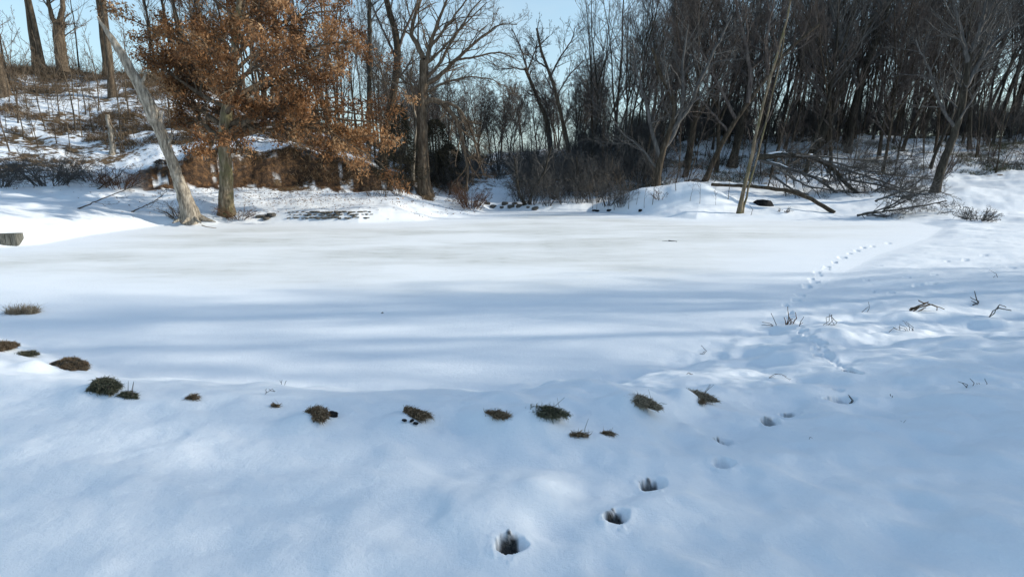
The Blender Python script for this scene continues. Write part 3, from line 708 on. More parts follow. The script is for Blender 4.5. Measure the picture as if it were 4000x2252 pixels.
for n_, (x, y) in enumerate(scatter(30, (-.95, -.12), (34, 50), 1.6, 22)):
    put('shrub', SHL[n_ % 3], x, y, 'low tan leafless bush on the left hill', 'shrub', 'low bushes on the left hill', sc=R.uniform(.5, 1.0))
for n_, (x, y) in enumerate(scatter(22, (-.98, -.35), (45, 50), 1.2, 23)):
    put('shrub', SHL[n_ % 3], x, y, 'low brown bush along the crest of the left hill', 'shrub', 'bushes along the left crest', sc=R.uniform(.8, 1.2))
for n_, (x, y) in enumerate(scatter(16, (-.2, -.07), (39, 48), 1.1, 24)):
    put('shrub', SH[n_ % 3], x, y, 'dark shrub crowding behind the big spreading tree', 'shrub', 'dark shrubs behind the big tree', sc=R.uniform(.6, 1.0))

def blades(n, base, d, L, W, bend, seedtint=(.5, .22)):
    """thin three-point grass blades"""
    side = nrm(np.cross(d, R.normal(size=(n, 3)))); L = L[:, None]; W = W[:, None]
    mid = base+d*L*.55; tip = base+nrm(d+bend)*L
    V = np.stack([base-side*W, base+side*W, mid+side*W*.7, mid-side*W*.7, tip], 1).reshape(-1, 3)
    q = np.arange(n)[:, None]*5
    return V, np.asarray(q+[0, 1, 2, 3]), np.asarray(q+[3, 2, 4]), np.repeat(np.clip(R.normal(*seedtint, n), 0, 1), 5)

# named bushes
def bush(fx, fy, h, spread, stems, mat, label, dens=6, name='shrub', droop=0.0):
    p = px_on(fx, fy); put(name, proto_shrub('bush', h, stems, spread, mat, dens, .006, droop), p[0], p[1], label, 'shrub', rz=0)
bush(2460,552,.75,1.5,34,'twig_dark','low dark bushy shrub alone on the snow near the right edge', 5)
bush(1188,525,1.7,1.8,34,'twig_red','reddish tan bramble bush at the mouth of the creek', 6, droop=.05)
bush(600,548,.9,1.4,20,'twig_red','low brushy shoots at the foot of the oak', 5, droop=.04)
bush(452,548,.9,.9,14,'twig_warm','small tan shoots beside the foot of the leaning dead trunk', 4)
bush(130,462,1.9,2.6,46,'twig_dark','rounded dark brush heap at the foot of the left hill', 6, droop=.06)
bush(4,470,1.6,1.6,26,'twig_dark','dark bush cut by the left edge of the photo', 6, droop=.05)
bush(300,472,1.2,1.8,30,'twig_red','brown brush pile left of the leaning dead trunk', 6, droop=.05)
bush(235,455,1.0,1.4,20,'twig_dark','small dark brush clump between two brush heaps', 5, droop=.05)
bush(1970,532,.35,.6,14,'twig','tiny twiggy bush beside the black stone', 4)
bush(1660,500,.8,1.0,10,'twig_red','short brown stems on the top of the snowy mound', 4)
for n_, (fx, fy) in enumerate([(935,492),(965,492),(1000,492),(1300,505),(1340,512),(1375,515),(1420,512),(1455,510),(1490,508),(1530,515),(1560,520)]):
    p = px_on(fx, fy); put('shrub', SHL[n_ % 3] if n_ < 3 else SH[n_ % 3], p[0], p[1], 'low bush at the back shore by the cut bank' if n_ < 3 else 'leafless shrub leaning over the creek mouth', 'shrub', 'bushes under the cut bank' if n_ < 3 else 'shrubs round the creek mouth', sc=R.uniform(.4, .6) if n_ < 3 else R.uniform(.5, .8))
for n_, (fx, fy) in enumerate([(1500,528),(1520,520),(1545,528),(1580,525),(1600,515),(1620,522),(1575,500),(1640,515),(1490,525),(1560,515),(1735,505),(1760,512),(1800,515),(1700,480),(1830,500)]):
    p = px_on(fx, fy); put_tree('sapling', T['slimw'][n_ % 3], p[0], p[1], 'thin stem poking through snow of the mound', 'stems on the snowy mound', 'sapling', sc=R.uniform(.3, .65))

# dark cedars by the big tree
def cedar(fx, fy, h, w, label, yy=None):
    p = px_on(fx, fy)
    if yy: p = np.array([at_y(fx, fy, yy)[0], yy, 0]); p[2] = gz(p[0], yy)
    n = 5200; u = R.random(n)**.8; hh = u*h; rad = w*(1-u)**.45*(.45+.55*R.random(n)**.5)*(1+.3*np.sin(hh*3.1+R.normal(size=n)*.5))*(1+.5*vnoise(hh*1.1+fx, u*4, 6)); a = R.random(n)*6.283
    base = np.stack([np.cos(a)*rad, np.sin(a)*rad, hh+.1], 1); d = nrm(np.stack([np.cos(a), np.sin(a), R.normal(size=n)*.5-.15], 1)+R.normal(size=(n, 3))*.35)
    V, Q, Tt, ti = blades(n, base, d, R.uniform(.12, .34, n), R.uniform(.008, .022, n), R.normal(size=(n, 3))*.3+[0, 0, -.2])
    r = root('cedar_tree', tuple(p), label, 'tree')
    t = Tubes(); t.add(np.array([[0, 0, -.2], [0, .02, h*.5], [0, 0, h*.97]]), np.array([.12, .07, .015]), 7); 
    link('trunk', t.mesh('cedar_trunk', M['bark_dark']), r); link('foliage', mesh_np('cedar_foliage', V, Q, M['needle'], Tt, ti, False), r)
cedar(1010, 468, 4.6, 1.15, 'dark narrow cone shaped evergreen left of the big spreading tree')
cedar(1098, 470, 4.4, 1.5, 'dark dense evergreen mass right behind the big spreading tree')
cedar(1130, 475, 3.0, 1.1, 'low dark evergreen at the edge of the creek hollow')

# ------------------------------------------------------------------ undergrowth on the hills (uncountable)
def undergrowth(name, n, tr, yr, mat, label, seed, thr=.0, hmax=.5):
    gg = np.random.default_rng(seed); y = gg.uniform(yr[0], yr[1], n*3); t = gg.uniform(tr[0], tr[1], n*3); x = t*y
    den = fbm(x*.45, y*.6, 4, seed); k = den > thr; x, y = x[k][:n], y[k][:n]; n = len(x)
    z = terrain(x, y, fine=True)
    base = np.stack([x, y, z-.03], 1); d = nrm(np.stack([gg.normal(size=n)*.6, gg.normal(size=n)*.6, np.abs(gg.normal(size=n))*.6+.35], 1))
    V, Q, Tt, ti = blades(n, base, d, gg.uniform(.12, hmax, n), gg.uniform(.006, .016, n), gg.normal(size=(n, 3))*.35+[0, 0, -.35])
    tag(link(name, mesh_np(name, V, Q, M[mat], Tt, ti, False)), label, 'undergrowth', None, 'stuff')
undergrowth('undergrowth', 75000, (-1.0, -.14), (33.5, 50), 'grass', 'dead brown grass and brambles poking through snow on the left hill', 31, .02, .55)
undergrowth('undergrowth', 30000, (-.99, -.2), (44.5, 49), 'grass', 'brown grass fringe along the crest of the left hill', 32, -.35, .8)
undergrowth('undergrowth', 36000, (.1, 1.05), (38, 54), 'grass_green', 'dark dead stalks under the right wood', 33, .02, .6)
# grass and roots added along the cut bank lip to deepen its overhang shadow
def cut_fringe():
    n = 6500; t = R.uniform(-.62, -.18, n); yy = np.interp(t, HT[:, 0], HT[:, 1])
    y = yy+1.3+R.normal(size=n)*.14; x = t*y; y = y-fbm(x*.12, y*.12, 3, 5)*1.0
    z = terrain(x, y, fine=True); base = np.stack([x, y, z+.02], 1)
    d = nrm(np.stack([R.normal(size=n)*.5, -np.abs(R.normal(size=n))*.9-.3, R.normal(size=n)*.4-.2], 1))
    V, Q, Tt, ti = blades(n, base, d, R.uniform(.12, .36, n), R.uniform(.006, .014, n), R.normal(size=(n, 3))*.3+[0, -.1, -.9], (.25, .2))
    tag(link('lip_shade_grass', mesh_np('lip_shade_grass', V, Q, M['grass'], Tt, ti, False)), 'brown grass and roots added over the eroded earth bank to shade its lip', 'grass', None, 'stuff')
cut_fringe()
# fallen leaves under the oak
def litter():
    n = 3800; c0 = px_on(640, 500); x = c0[0]+R.normal(size=n)*5.5; y = c0[1]+R.normal(size=n)*2.2+1.5; k = pond_sd(x, y) > .3; x, y = x[k], y[k]; n = len(x)
    z = terrain(x, y)+.012; c = np.stack([x, y, z], 1); a = R.random(n)*6.28; L = R.uniform(.03, .08, n)
    ax = np.stack([np.cos(a), np.sin(a), R.normal(size=n)*.25], 1); sd = np.stack([-np.sin(a), np.cos(a), R.normal(size=n)*.25], 1)
    V = np.stack([c-ax*L[:, None], c+sd*L[:, None]*.45, c+ax*L[:, None], c-sd*L[:, None]*.45], 1).reshape(-1, 3); q = np.arange(n)[:, None]*4
    tag(link('fallen_leaves', mesh_np('fallen_leaves', V, None, M['leaf'], np.concatenate([q+[0, 1, 2], q+[0, 2, 3]]), np.repeat(R.random(n)*.6, 4), False)), 'scattered dead leaves on snow round the oak', 'leaves', None, 'stuff')
litter()

# ------------------------------------------------------------------ fallen trees and logs, right
yF = shore_y(2090, 500)+1.0
custom('fallen_tree', 'fallen tree with arched snow dusted limbs lying across the right bank', yF, [
 ([(1905,395,2),(1960,388,1.5),(2040,392,1),(2090,415,.5),(2115,450,.2),(2160,490,0),(2210,515,-.2)], 15, 7, 0),
 ([(1910,400,2),(1990,425,1),(2060,450,.4),(2110,490,0),(2140,520,0)], 10, 4, 1), ([(2090,415),(2170,440),(2260,470),(2340,500)], 7, 2, 1),
 ([(2000,390),(2100,395),(2180,405),(2300,400)], 5, 2, 1), ([(1940,440,1),(2000,480,.5),(2060,500),(2110,525)], 6, 2, 1), ([(2060,400),(2150,420),(2250,440),(2350,450)], 5, 2, 1), ([(2180,495),(2230,460),(2260,420),(2290,390)], 5, 2, 1), ([(2230,510),(2290,470),(2330,440)], 5, 2, 1), ([(2115,450),(2200,460),(2290,490),(2370,520)], 6, 2, 1), ([(1950,420),(2030,470),(2130,480),(2200,500)], 6, 2, 1)],
 'bark_dark', 'twig_dark', dict(m1=20, m0=24, t0=.1, len=2.3, up=-.015, m2=8, m3=5, ang=55), 'fallen tree', snowcap=True, subparts=('trunk', 'branches'))
yG = shore_y(2050, 535)
custom('fallen_log', 'long curved log with snow along its top at the far pond edge', yG, [
 ([(1790,463,4),(1860,466,3),(1940,472,2),(2000,482,1.3),(2050,505,.6),(2098,534,0)], 9, 10, 0)], 'bark', 'twig', dict(), 'log', twigs=False, snowcap=True)
custom('fallen_tree', 'fallen leafless crown sprawling on the snow left of the right-edge shrub', shore_y(2250, 542), [
 ([(2155,541),(2230,530),(2300,520),(2380,505)], 4, 3, 0), ([(2170,538),(2240,520),(2290,500),(2330,470)], 5, 2, 1), ([(2180,541),(2260,545),(2340,540),(2400,530)], 4, 1.5, 1), ([(2220,530),(2280,490),(2340,475),(2390,490)], 4, 1.5, 1), ([(2200,505),(2270,480),(2330,490)], 6, 2, 1)],
 'bark_dark', 'twig_dark', dict(m1=20, m0=18, t0=.05, len=1.6, up=.0, m2=7, m3=5, ang=45), 'fallen tree', subparts=('trunk', 'branches'), minr=.005)
custom('fallen_log', 'short fallen limb with snow on top under the dark thicket', shore_y(1450, 505)+2, [
 ([(1290,455,.6),(1360,452,.3),(1440,450),(1500,442),(1545,432)], 6, 4, 0), ([(1440,450),(1480,430),(1520,415)], 3, 1.5, 1)], 'bark', 'twig', dict(m1=4, m0=4, len=1.0), 'log', snowcap=True)
custom('broken_stump', 'snapped sapling trunk with its broken top hanging down on the left hillside', shore_y(282, 385), [
 ([(284,388),(281,350),(276,318),(270,288)], 13, 9, 0), ([(272,296),(290,330),(302,365),(303,395)], 5, 2, 1), ([(290,330),(305,350),(312,380)], 3, 1, 1)], 'bark_pale', 'twig_warm', dict(m1=3, m0=0, len=.8), 'stump', subparts=('trunk', 'broken_branch'))
for i, (pl, lab) in enumerate([([(195,525),(260,498),(330,470),(380,445)], 'longest bare fallen branch across the snow below the left hill'), ([(330,532),(390,505),(420,480)], 'short bare fallen branch nearest the dead leaner'), ([(245,475),(300,440),(320,415)], 'bare branch propped on the brown brush pile')]):
    y = shore_y(pl[0][0], pl[0][1]); custom('fallen_branch', lab, y, [([(a, b, j*.9) for j, (a, b) in enumerate(pl)], 3.0, 1.2, 0)], 'bark', 'twig', dict(m1=1, m0=6, t0=.2, len=.9, m2=3, m3=2), 'branch', k=6)
custom('fallen_branch', 'arched broken branches trailing to the snow beside the creek mouth', shore_y(1130, 490), [
 ([(1128,500),(1132,470),(1150,462),(1165,480)], 4, 2, 0), ([(1150,465),(1160,440),(1175,480),(1180,510)], 3, 1.5, 1), ([(1100,485),(1120,465),(1140,470)], 3, 1.5, 1)], 'bark', 'twig', dict(m1=5, m0=4, len=.8), 'branch', k=6)
for i, (a, b) in enumerate([((1330,512), (1370,430)), ((1320,514), (1300,450)), ((1395,500), (1375,470)), ((1470,495), (1455,455))]):
    y = shore_y(a[0], a[1]); custom('bare_tree', 'crooked dark small tree leaning over the frozen creek mouth', y, [([a, ((a[0]+b[0])/2-6, (a[1]+b[1])/2), b, (b[0]+(b[0]-a[0])*.4, b[1]-60)], 8, 3, 0)], 'bark_dark', 'twig_dark', dict(m1=1, m0=12, t0=.4, len=1.6, m2=5, m3=4), k=7, group='small leaning trees at the creek mouth')

# ------------------------------------------------------------------ stones
def stone_mesh(name, sx, sy, sz, mat, seed):
    bm_v = []; nu, nv = 14, 9
    gg = np.random.default_rng(seed); off = gg.random(3)*50
    th = np.linspace(0, 2*np.pi, nu, endpoint=False); ph = np.linspace(.02, np.pi-.02, nv)
    TH, PH = np.meshgrid(th, ph); v = np.stack([np.sin(PH)*np.cos(TH), np.sin(PH)*np.sin(TH), np.cos(PH)], -1)
    d = 1+.32*vnoise(v[..., 0]*1.6+off[0], v[..., 1]*1.6+v[..., 2]*2+off[1], seed)+.12*vnoise(v[..., 0]*4+off[1], v[..., 2]*4+v[..., 1]*4, seed+3)
    v = np.clip(v*d[..., None], -.85, .85)*np.array([sx, sy, sz]); V = v.reshape(-1, 3)
    i = np.arange(nv-1)[:, None]*nu; j = np.arange(nu)[None]; j2 = (j+1) % nu
    Q = np.stack([i+j, i+nu+j, i+nu+j2, i+j2], -1).reshape(-1, 4)
    return mesh_np(name, V, Q, M[mat], smooth=False)
stones = []
for i in range(54):
    row = i % 3; u = (i//3+.5*(row == 1)+R.random()*.5)/18; stones.append((722+u*215, 533+row*7.5+R.random()*3-abs(u-.5)*4, R.uniform(.10, .19)*(1.1-abs(u-.5))))
stones += [(660,546,.32), (683,541,.3), (672,550,.25)]
sm = [stone_mesh('bank_stone%d' % i, 1, .8, .55, 'rock', 60+i) for i in range(6)]
for i, (fx, fy, s) in enumerate(stones):
    p = px_on(fx, fy)
    big = i >= 54
    put('stone', sm[i % 6], p[0], p[1], 'larger brown stone at the left end of the stone row' if big else 'grey brown stone in the snowy row along the far shore', 'stone', 'larger stones left of the row' if big else 'stones in the row along the shore', sc=(s*1.15, s*.8, s*.6), z=p[2]+s*.06)
p = px_on(1920, 515); put('stone', stone_mesh('black_stone', .62, .45, .36, 'rock_black', 4), p[0], p[1], 'black pointed boulder on snow right of the twin-stemmed trunk', 'stone', rz=.4)
for i, (fx, fy) in enumerate([(1494,530),(1503,531),(1532,530),(1610,530)]):
    p = px_on(fx, fy); put('stone', stone_mesh('small_dark_stone', .16, .12, .1, 'rock_black', 30+i), p[0], p[1], 'small dark stone at the foot of the snowy mound', 'stone', 'small dark stones under the mound')
for i, (fx, fy) in enumerate([(1240,520),(1262,522),(1285,520),(1306,518),(1328,522),(1345,525),(1295,512),(1270,512),(1225,512),(1318,508)]):
    p = px_on(fx, fy); put('stone', sm[i % 6], p[0], p[1], 'small snow dusted stone in the creek mouth', 'stone', 'stones in the creek mouth', sc=R.uniform(.15, .3))
p = px_on(839, 1046); put('stone', stone_mesh('dark_stone', .035, .025, .022, 'rock_black', 9), p[0], p[1], 'small black stone beside the reddish tuft on the near bank', 'stone', rz=0, z=p[2]+.015)
for i, (fx, fy) in enumerate([(1017,1060),(1036,1061),(1046,1068)]):
    p = px_on(fx, fy); put('stone', stone_mesh('chip', .022, .012, .009, 'rock_black', 12+i), p[0], p[1], 'tiny dark chip in the snow below a grass tuft', 'stone', 'dark chips below the tuft', z=p[2]+.012)

# weathered board box at the left edge of the pond
def board():
    p = px_on(14, 616); r = root('wooden_box', (p[0], p[1], p[2]), 'weathered grey board box corner half buried in snow at the left pond edge', 'box', rz=.35)
    def bx(a, b, name, lab=None):
        (x0, y0, z0), (x1, y1, z1) = a, b
        V = [(x0,y0,z0),(x1,y0,z0),(x1,y1,z0),(x0,y1,z0),(x0,y0,z1),(x1,y0,z1),(x1,y1,z1),(x0,y1,z1)]
        Q = [(0,3,2,1),(4,5,6,7),(0,1,5,4),(1,2,6,5),(2,3,7,6),(3,0,4,7)]
        o = link(name, mesh_np(name, np.array(V, float), Q, M['concrete'], smooth=False), r)
        bv = o.modifiers.new('bevel', 'BEVEL'); bv.width = .008; bv.segments = 2; return o
    for k in range(9): bx((-.95+k*.14, -.03, -.2), (-.95+k*.14+.128, .0, .36-.03*(k % 3 == 1)), 'board')
    bx((-.96, .003, .30), (.32, .5, .34), 'top_panel'); bx((.29, .003, -.2), (.32, .5, .297), 'side_panel')
board()

# ------------------------------------------------------------------ tufts on the near bank
def tuft(fx, fy, w, h, mat, label, tilt=.25, n=520, blade=(.5, 1.0), sprig=0, upright=False):
    p = px_on(fx, fy+h*(.1 if not upright else .4)); y = p[1]; k = y/S/F
    fs = max(.2, (H-p[2])/math.hypot(H-p[2], y))                     # how much the ground is foreshortened
    ex, ey = w*k*1.02, (h*.72*k/fs if not upright else w*k*.5)
    if tilt < .12: ang, W, D = 0, ex/2, min(ey, ex)/2
    else: ang = -math.atan2(ey, ex); W = math.hypot(ex, ey)/2; D = W*.46
    Hh = h*k*.5 if (upright or (w > 55 and h > 34 and fx < 300)) else max(.02, min(h*k*.42, W*.55))
    r = root('grass_tuft', (p[0], p[1], p[2]-Hh*.18), label, 'grass tuft')
    ca, sa = math.cos(ang), math.sin(ang)
    def rot(v): return np.stack([v[..., 0]*ca-v[..., 1]*sa, v[..., 0]*sa+v[..., 1]*ca, v[..., 2]], -1)
    nu, nv = 30, 9; th = np.linspace(0, 6.283, nu, endpoint=False); ph = np.linspace(.03, 1.6, nv); TH, PH = np.meshgrid(th, ph)
    def lump(T): return 1+.4*vnoise(np.cos(T)*1.9+fx, np.sin(T)*1.9+fy, 3)+.16*vnoise(np.cos(T)*5+fx, np.sin(T)*5, 4)
    rr = lump(TH)
    V = rot(np.stack([np.sin(PH)*np.cos(TH)*W*.95*rr, np.sin(PH)*np.sin(TH)*D*rr, np.cos(PH)*Hh*.75*(1+.3*vnoise(np.cos(TH)*3+fx, PH*3, 5))], -1)).reshape(-1, 3)
    i = np.arange(nv-1)[:, None]*nu; j = np.arange(nu)[None]; j2 = (j+1) % nu
    link('sod', mesh_np('sod', V, np.stack([i+j, i+nu+j, i+nu+j2, i+j2], -1).reshape(-1, 4), M['sod']), r)
    n = int(n*2.0); a = R.random(n)*6.283; q = R.random(n)**.5; ph = q*1.5; lr = lump(a)
    nv3 = np.stack([np.sin(ph)*np.cos(a), np.sin(ph)*np.sin(a), np.cos(ph)], 1)
    base = rot(nv3*np.array([W*.95, D, Hh*.72])*np.stack([lr, lr, np.ones(n)], 1))
    comb = np.array([0, 0, .55]) if upright else np.array([.5, -.35, .12])
    d = nrm(rot(nv3*np.array([.35, .5, .6]))+R.normal(size=(n, 3))*(.42 if upright else .38)+comb)
    bl = max(Hh*.8, .034) if upright else .038
    L = R.uniform(blade[0], blade[1], n)*bl*R.choice([.6, 1, 1, 1.6], n)
    Vb, Q, Tt, ti = blades(n, base, d, L, np.full(n, .0013)+R.random(n)*.0022, R.normal(size=(n, 3))*.4+[.2, -.1, -.4], (.6, .26))
    link('blades', mesh_np('blades', Vb, Q, M[mat], Tt, ti, False), r)
    for s in range(sprig):
        t = Tubes(); b0 = rot(np.array([W*(.1+.7*R.random()), 0, Hh*.3])); t.add(np.array([b0, b0+[.01*R.normal(), 0, .05], b0+[.03*R.normal(), .01, .11]]), np.array([.0022, .0018, .001]), 4)
        link('stalk', t.mesh('stalk', M['twig']), r)
tuft(6,868,60,44,'grass','brown domed tuft cut by the left edge of the photo', 0, 900)
tuft(62,889,66,16,'grass_green','low flat dark green tuft between two brown mounds at left', .05)
tuft(170,916,92,56,'grass','largest tawny domed grass mound on the left bank', .3, 1500)
tuft(262,966,78,40,'grass_green','olive green grassy mound right of the largest mound', .45, 1100)
tuft(320,994,56,13,'grass_green','thin dark strip of grass trailing right of the olive mound', .2, 350, sprig=3)
tuft(484,999,30,9,'grass','tiny lone tuft between the left mounds and the reddish tuft', 0, 150)
tuft(62,776,80,26,'grass_straw','spiky straw coloured tuft standing on the snowy ice at left', 0, 520, (1.2, 2.4), upright=True)
tuft(800,1036,66,38,'grass','reddish brown tuft with a small black stone at its foot', .5, 800)
tuft(1042,1038,66,30,'grass','tan tuft with dark chips lying just below it', .4, 800)
tuft(1252,1041,54,16,'grass','small flattened brown tuft in the middle of the near bank', .15, 420)
tuft(1380,1034,82,26,'grass_green','long olive tuft with a thin looped stalk', .3, 850, sprig=2)
tuft(1612,1007,62,40,'grass_straw','rounded straw tuft drooping to the right on a snow hump', .35, 900, sprig=1)
tuft(1757,993,60,30,'grass_straw','rightmost straw tuft with upright dark stalks', .35, 700, sprig=3)
tuft(1762,1010,18,9,'grass','tiny dark tuft just under the rightmost straw tuft', 0, 90)
tuft(1452,1095,46,6,'grass','low line of short blades below the near bank tufts, left one', 0, 150, sprig=1)
tuft(1524,1091,40,4,'grass','low line of short blades below the near bank tufts, right one', 0, 110)
tuft(692,1021,22,4,'grass','few short blades just left of the reddish tuft', 0, 60)

# ------------------------------------------------------------------ twigs and weed stems in the snow
def stems(fx, fy, lines, label, w=2.2, mat='twig_dark', name='weed_stem', cat='stem'):
    """lines: polylines as offsets (dx, dy up) in photo pixels from the foot"""
    p = px_on(fx, fy); y = p[1]; k = y/S/F; t = Tubes()
    for ln in lines:
        P = np.array([[a*k, R.normal()*6*k+j*3*k*(-1)**j, b*k*1.02] for j, (a, b) in enumerate(ln)]); P[0, 1] *= .3
        if ln[0][1] <= 1: P[0, 2] -= .02
        n = len(P); s = np.linspace(0, n-1, n*3-2); Q = np.stack([np.interp(s, np.arange(n), P[:, c]) for c in range(3)], 1); Q[1:-1] += R.normal(size=(len(Q)-2, 3))*.35*k
        t.add(Q, np.linspace(w, w*.55, len(Q))*k/2, 5, .1)
    o = put(name, t.mesh(name, M[mat]), p[0], p[1], label, cat, rz=0, z=p[2]); return o
stems(705,972, [[(0,0),(3,10),(5,24)],[(0,0),(8,8),(14,20)],[(-18,1),(-6,2),(2,3)],[(0,2),(2,12),(2,26)]], 'upright forked dark twig, upper one of the two left twigs', 1.8)
stems(670,990, [[(-3,-4),(2,6),(12,10),(24,9)],[(0,5),(-2,12),(2,16)],[(12,10),(8,15)],[(24,9),(18,14)]], 'crooked dark twig lying down, lower one of the two left twigs', 1.8)
stems(1945,818, [[(8,0),(-2,12),(-4,30)],[(8,0),(-14,3),(-32,2)],[(4,1),(-10,6),(-28,8)]], 'dark twig with one upright shoot, left of the stem cluster')
stems(1984,815, [[(-6,0),(-3,18),(-2,44)],[(-8,0),(-9,8),(-6,14)],[(0,0),(2,10),(0,16)],[(8,-2),(4,8),(6,16)],[(-4,0),(0,12),(8,15)],[(8,0),(14,18),(17,30)]], 'cluster of short upright stems beside the animal tracks', 2.8, 'twig_red')
stems(2006,820, [[(0,0),(8,12),(14,25)],[(4,6),(12,10)]], 'slanting forked stem right of the stem cluster', 2.2)
stems(2088,818, [[(-20,2),(-8,14),(0,28)],[(0,28),(4,10),(16,0)],[(-6,2),(2,20)],[(-14,4),(4,4),(16,2)],[(0,28),(-6,18),(-14,8)],[(0,22),(10,12),(14,2)]], 'tangle of bent grass stems forming a small peak in the snow', 1.8)
stems(2180,783, [[(0,0),(2,14),(3,26)],[(-18,0),(-6,8),(2,14)]], 'thin upright stem with a leaning side shoot', 1.6)
stems(2325,780, [[(-42,0),(-20,12),(8,18),(28,10),(42,-6)],[(-40,2),(-18,14),(8,16)],[(-36,3),(-12,11),(14,17),(34,8)],[(-20,-2),(0,4),(4,8)],[(-38,6),(-10,16),(10,22)],[(-20,26),(0,18),(10,20)],[(-30,1),(-10,9),(20,14)]], 'arched brown reed clump bowed over a snow hump', 3.6, 'twig_warm')
stems(2270,830, [[(-36,-2),(-20,4),(-8,0)],[(-26,8),(-12,2)],[(-8,2),(-12,14)],[(20,-6),(14,14),(0,24)],[(24,-6),(22,10),(8,22)],[(14,-4),(6,8),(-6,14)],[(28,-8),(24,4),(10,16)],[(10,-2),(0,6),(-8,6)]], 'spray of fine bent stems in the snow below the arched reeds', 1.6)
stems(2462,762, [[(0,0),(-6,14),(-8,30)],[(-6,0),(-12,8),(-16,14)],[(-20,0),(-12,2),(-2,0)],[(-2,1),(-12,4)]], 'short stiff upright stems near the right edge', 3.0)
stems(2484,795, [[(0,0),(14,14),(24,22)],[(24,22),(42,20),(66,14)],[(24,20),(30,30),(44,24)],[(0,0),(10,8),(22,21)]], 'bent broken stick forming a sharp angle near the right edge', 3.2)
stems(2520,790, [[(32,-6),(22,2)]], 'small twig end beside the bent stick', 1.6)
stems(1768,886, [[(-18,1),(-4,0),(6,-2)],[(2,0),(4,8),(0,14)],[(-6,0),(4,5)]], 'small dark twig in the snow behind the rightmost tuft', 1.8)
stems(1732,940, [[(-12,1),(0,3),(10,0)],[(-10,0),(2,1),(12,-1)]], 'tiny flat dark sprig just above the rightmost tuft', 2.2)
stems(1955,948, [[(-28,0),(-8,10),(14,6),(36,-8)],[(-26,1),(-12,7)],[(-8,9),(-2,12)],[(2,9),(8,11)],[(12,6),(18,7)],[(20,2),(27,2)],[(28,-2),(34,-2)]], 'thin arching weed spray lying over a snow hump', 1.4, 'twig')
stems(2440,970, [[(-8,0),(-22,10),(-34,12)],[(4,0),(2,12),(-2,20)],[(-6,0),(-16,6)],[(34,0),(36,10),(38,20)],[(30,0),(24,8)],[(20,1),(18,8)]], 'three thin stems sticking up in a row near the right edge', 2.2)
stems(2243,998, [[(4,-2),(-2,4),(-6,8)],[(-6,8),(-3,2)]], 'little bent twig alone on the right snow field', 2.2)
stems(2137,1012, [[(0,0),(1,10),(-1,18)],[(3,0),(4,8),(0,14)],[(-5,0),(0,8)]], 'short dark upright stub beside the footprints', 3.0)
stems(2505,697, [[(4,0),(-4,10),(-16,18)],[(-16,-2),(-4,2),(4,2)]], 'fine bent grass stem far right on sunlit snow', 1.2)
stems(960,787, [[(-5,0),(0,2),(5,1)],[(1,1),(2,4)]], 'speck of dark debris on the snowy pond', 2.2)
stems(1650,1020, [[(0,0),(14,4),(28,6)],[(0,4),(14,6),(26,3)]], 'fine flat twigs right of the rounded straw tuft', 1.3)
stems(2270,1060, [[(0,0),(1,10)],[(6,0),(-4,3)]], 'fine sprig alone low on the right snow field', 1.2)
stems(2040,1105, [[(-8,0),(0,4),(8,0)]], 'fine dark sprig below the line of footprints', 1.4)
stems(530,574, [[(-22,8),(-6,4),(10,0)]], 'loose stick lying on the ice in front of the dead leaner', 2.4, 'twig_warm', 'stick', 'stick')
stems(1412*1.0+475, 540, [[(0,0),(1,12),(0,22)]], 'single thin upright stick right of the twin-stemmed trunk', 1.4, 'twig', 'stick', 'stick')
stems(1695,606, [[(-30,1),(0,0),(14,-1)],[(-14,2),(4,1)]], 'dark flat stick frozen into the far ice', 2.2)

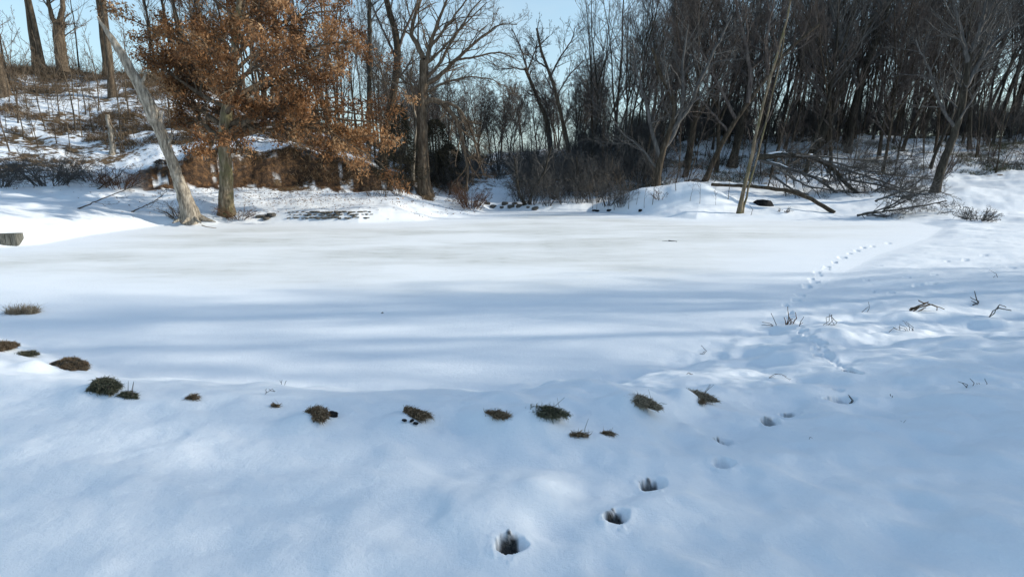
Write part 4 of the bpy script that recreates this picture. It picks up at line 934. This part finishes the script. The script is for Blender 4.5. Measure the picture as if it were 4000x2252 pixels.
# ------------------------------------------------------------------ camera, light, sky
cam = bpy.data.cameras.new('camera'); co = bpy.data.objects.new('camera', cam); C.objects.link(co)
cam.sensor_width = 36; cam.lens = 36*F/1024; cam.clip_start = .05; cam.clip_end = 2000
co.location = (0, 0, H); co.rotation_euler = (math.pi/2-PITCH, 0, 0)
bpy.context.scene.camera = co
AZ, EL = math.radians(86), math.radians(24)
sd = Vector((math.sin(AZ)*math.cos(EL), math.cos(AZ)*math.cos(EL), math.sin(EL)))
sl = bpy.data.lights.new('sun', 'SUN'); sl.energy = 4.9; sl.angle = math.radians(1.0); sl.color = (1, .94, .81)
so = bpy.data.objects.new('sun', sl); C.objects.link(so); so.rotation_euler = sd.to_track_quat('Z', 'Y').to_euler(); so.location = (30, 0, 30)
w = bpy.data.worlds.new('World'); bpy.context.scene.world = w; w.use_nodes = True; nt = w.node_tree; nt.nodes.clear()
out = N(nt, 'ShaderNodeOutputWorld'); bg = N(nt, 'ShaderNodeBackground'); sk = N(nt, 'ShaderNodeTexSky', sky_type='NISHITA')
sk.sun_disc = False; sk.sun_elevation = EL; sk.sun_rotation = AZ; sk.air_density = 1.0; sk.dust_density = .5; sk.ozone_density = 1.3; sk.altitude = 100
tc = N(nt, 'ShaderNodeTexCoord'); mp = N(nt, 'ShaderNodeMapping'); mp.inputs['Scale'].default_value = (1, 1, 3); nt.links.new(tc.outputs['Generated'], mp.inputs[0])
cf = ramp(nt, noise(nt, mp.outputs[0], 2.2, 6, .6), [(.5, 0.), (.8, .45)])
vm = N(nt, 'ShaderNodeVectorMath', operation='MULTIPLY'); nt.links.new(sk.outputs[0], vm.inputs[0]); vm.inputs[1].default_value = (1.76, 1.78, 1.60)
sz = N(nt, 'ShaderNodeSeparateXYZ'); nt.links.new(tc.outputs['Generated'], sz.inputs[0])
hz = ramp(nt, sz.outputs[2], [(0., .8), (.12, .55), (.45, 0.)])
mx = mixc(nt, hz, vm.outputs[0], (2.7, 3.8, 4.7))
mx = mixc(nt, cf, mx, (4.6, 5.4, 6.0))
nt.links.new(mx, bg.inputs[0]); bg.inputs[1].default_value = .15; nt.links.new(bg.outputs[0], out.inputs[0])
sc = bpy.context.scene
sc.view_settings.view_transform = 'Standard'; sc.view_settings.look = 'None'; sc.view_settings.exposure = 0; sc.view_settings.gamma = 1
sc.render.engine = 'CYCLES'; sc.cycles.max_bounces = 6; sc.cycles.transparent_max_bounces = 4
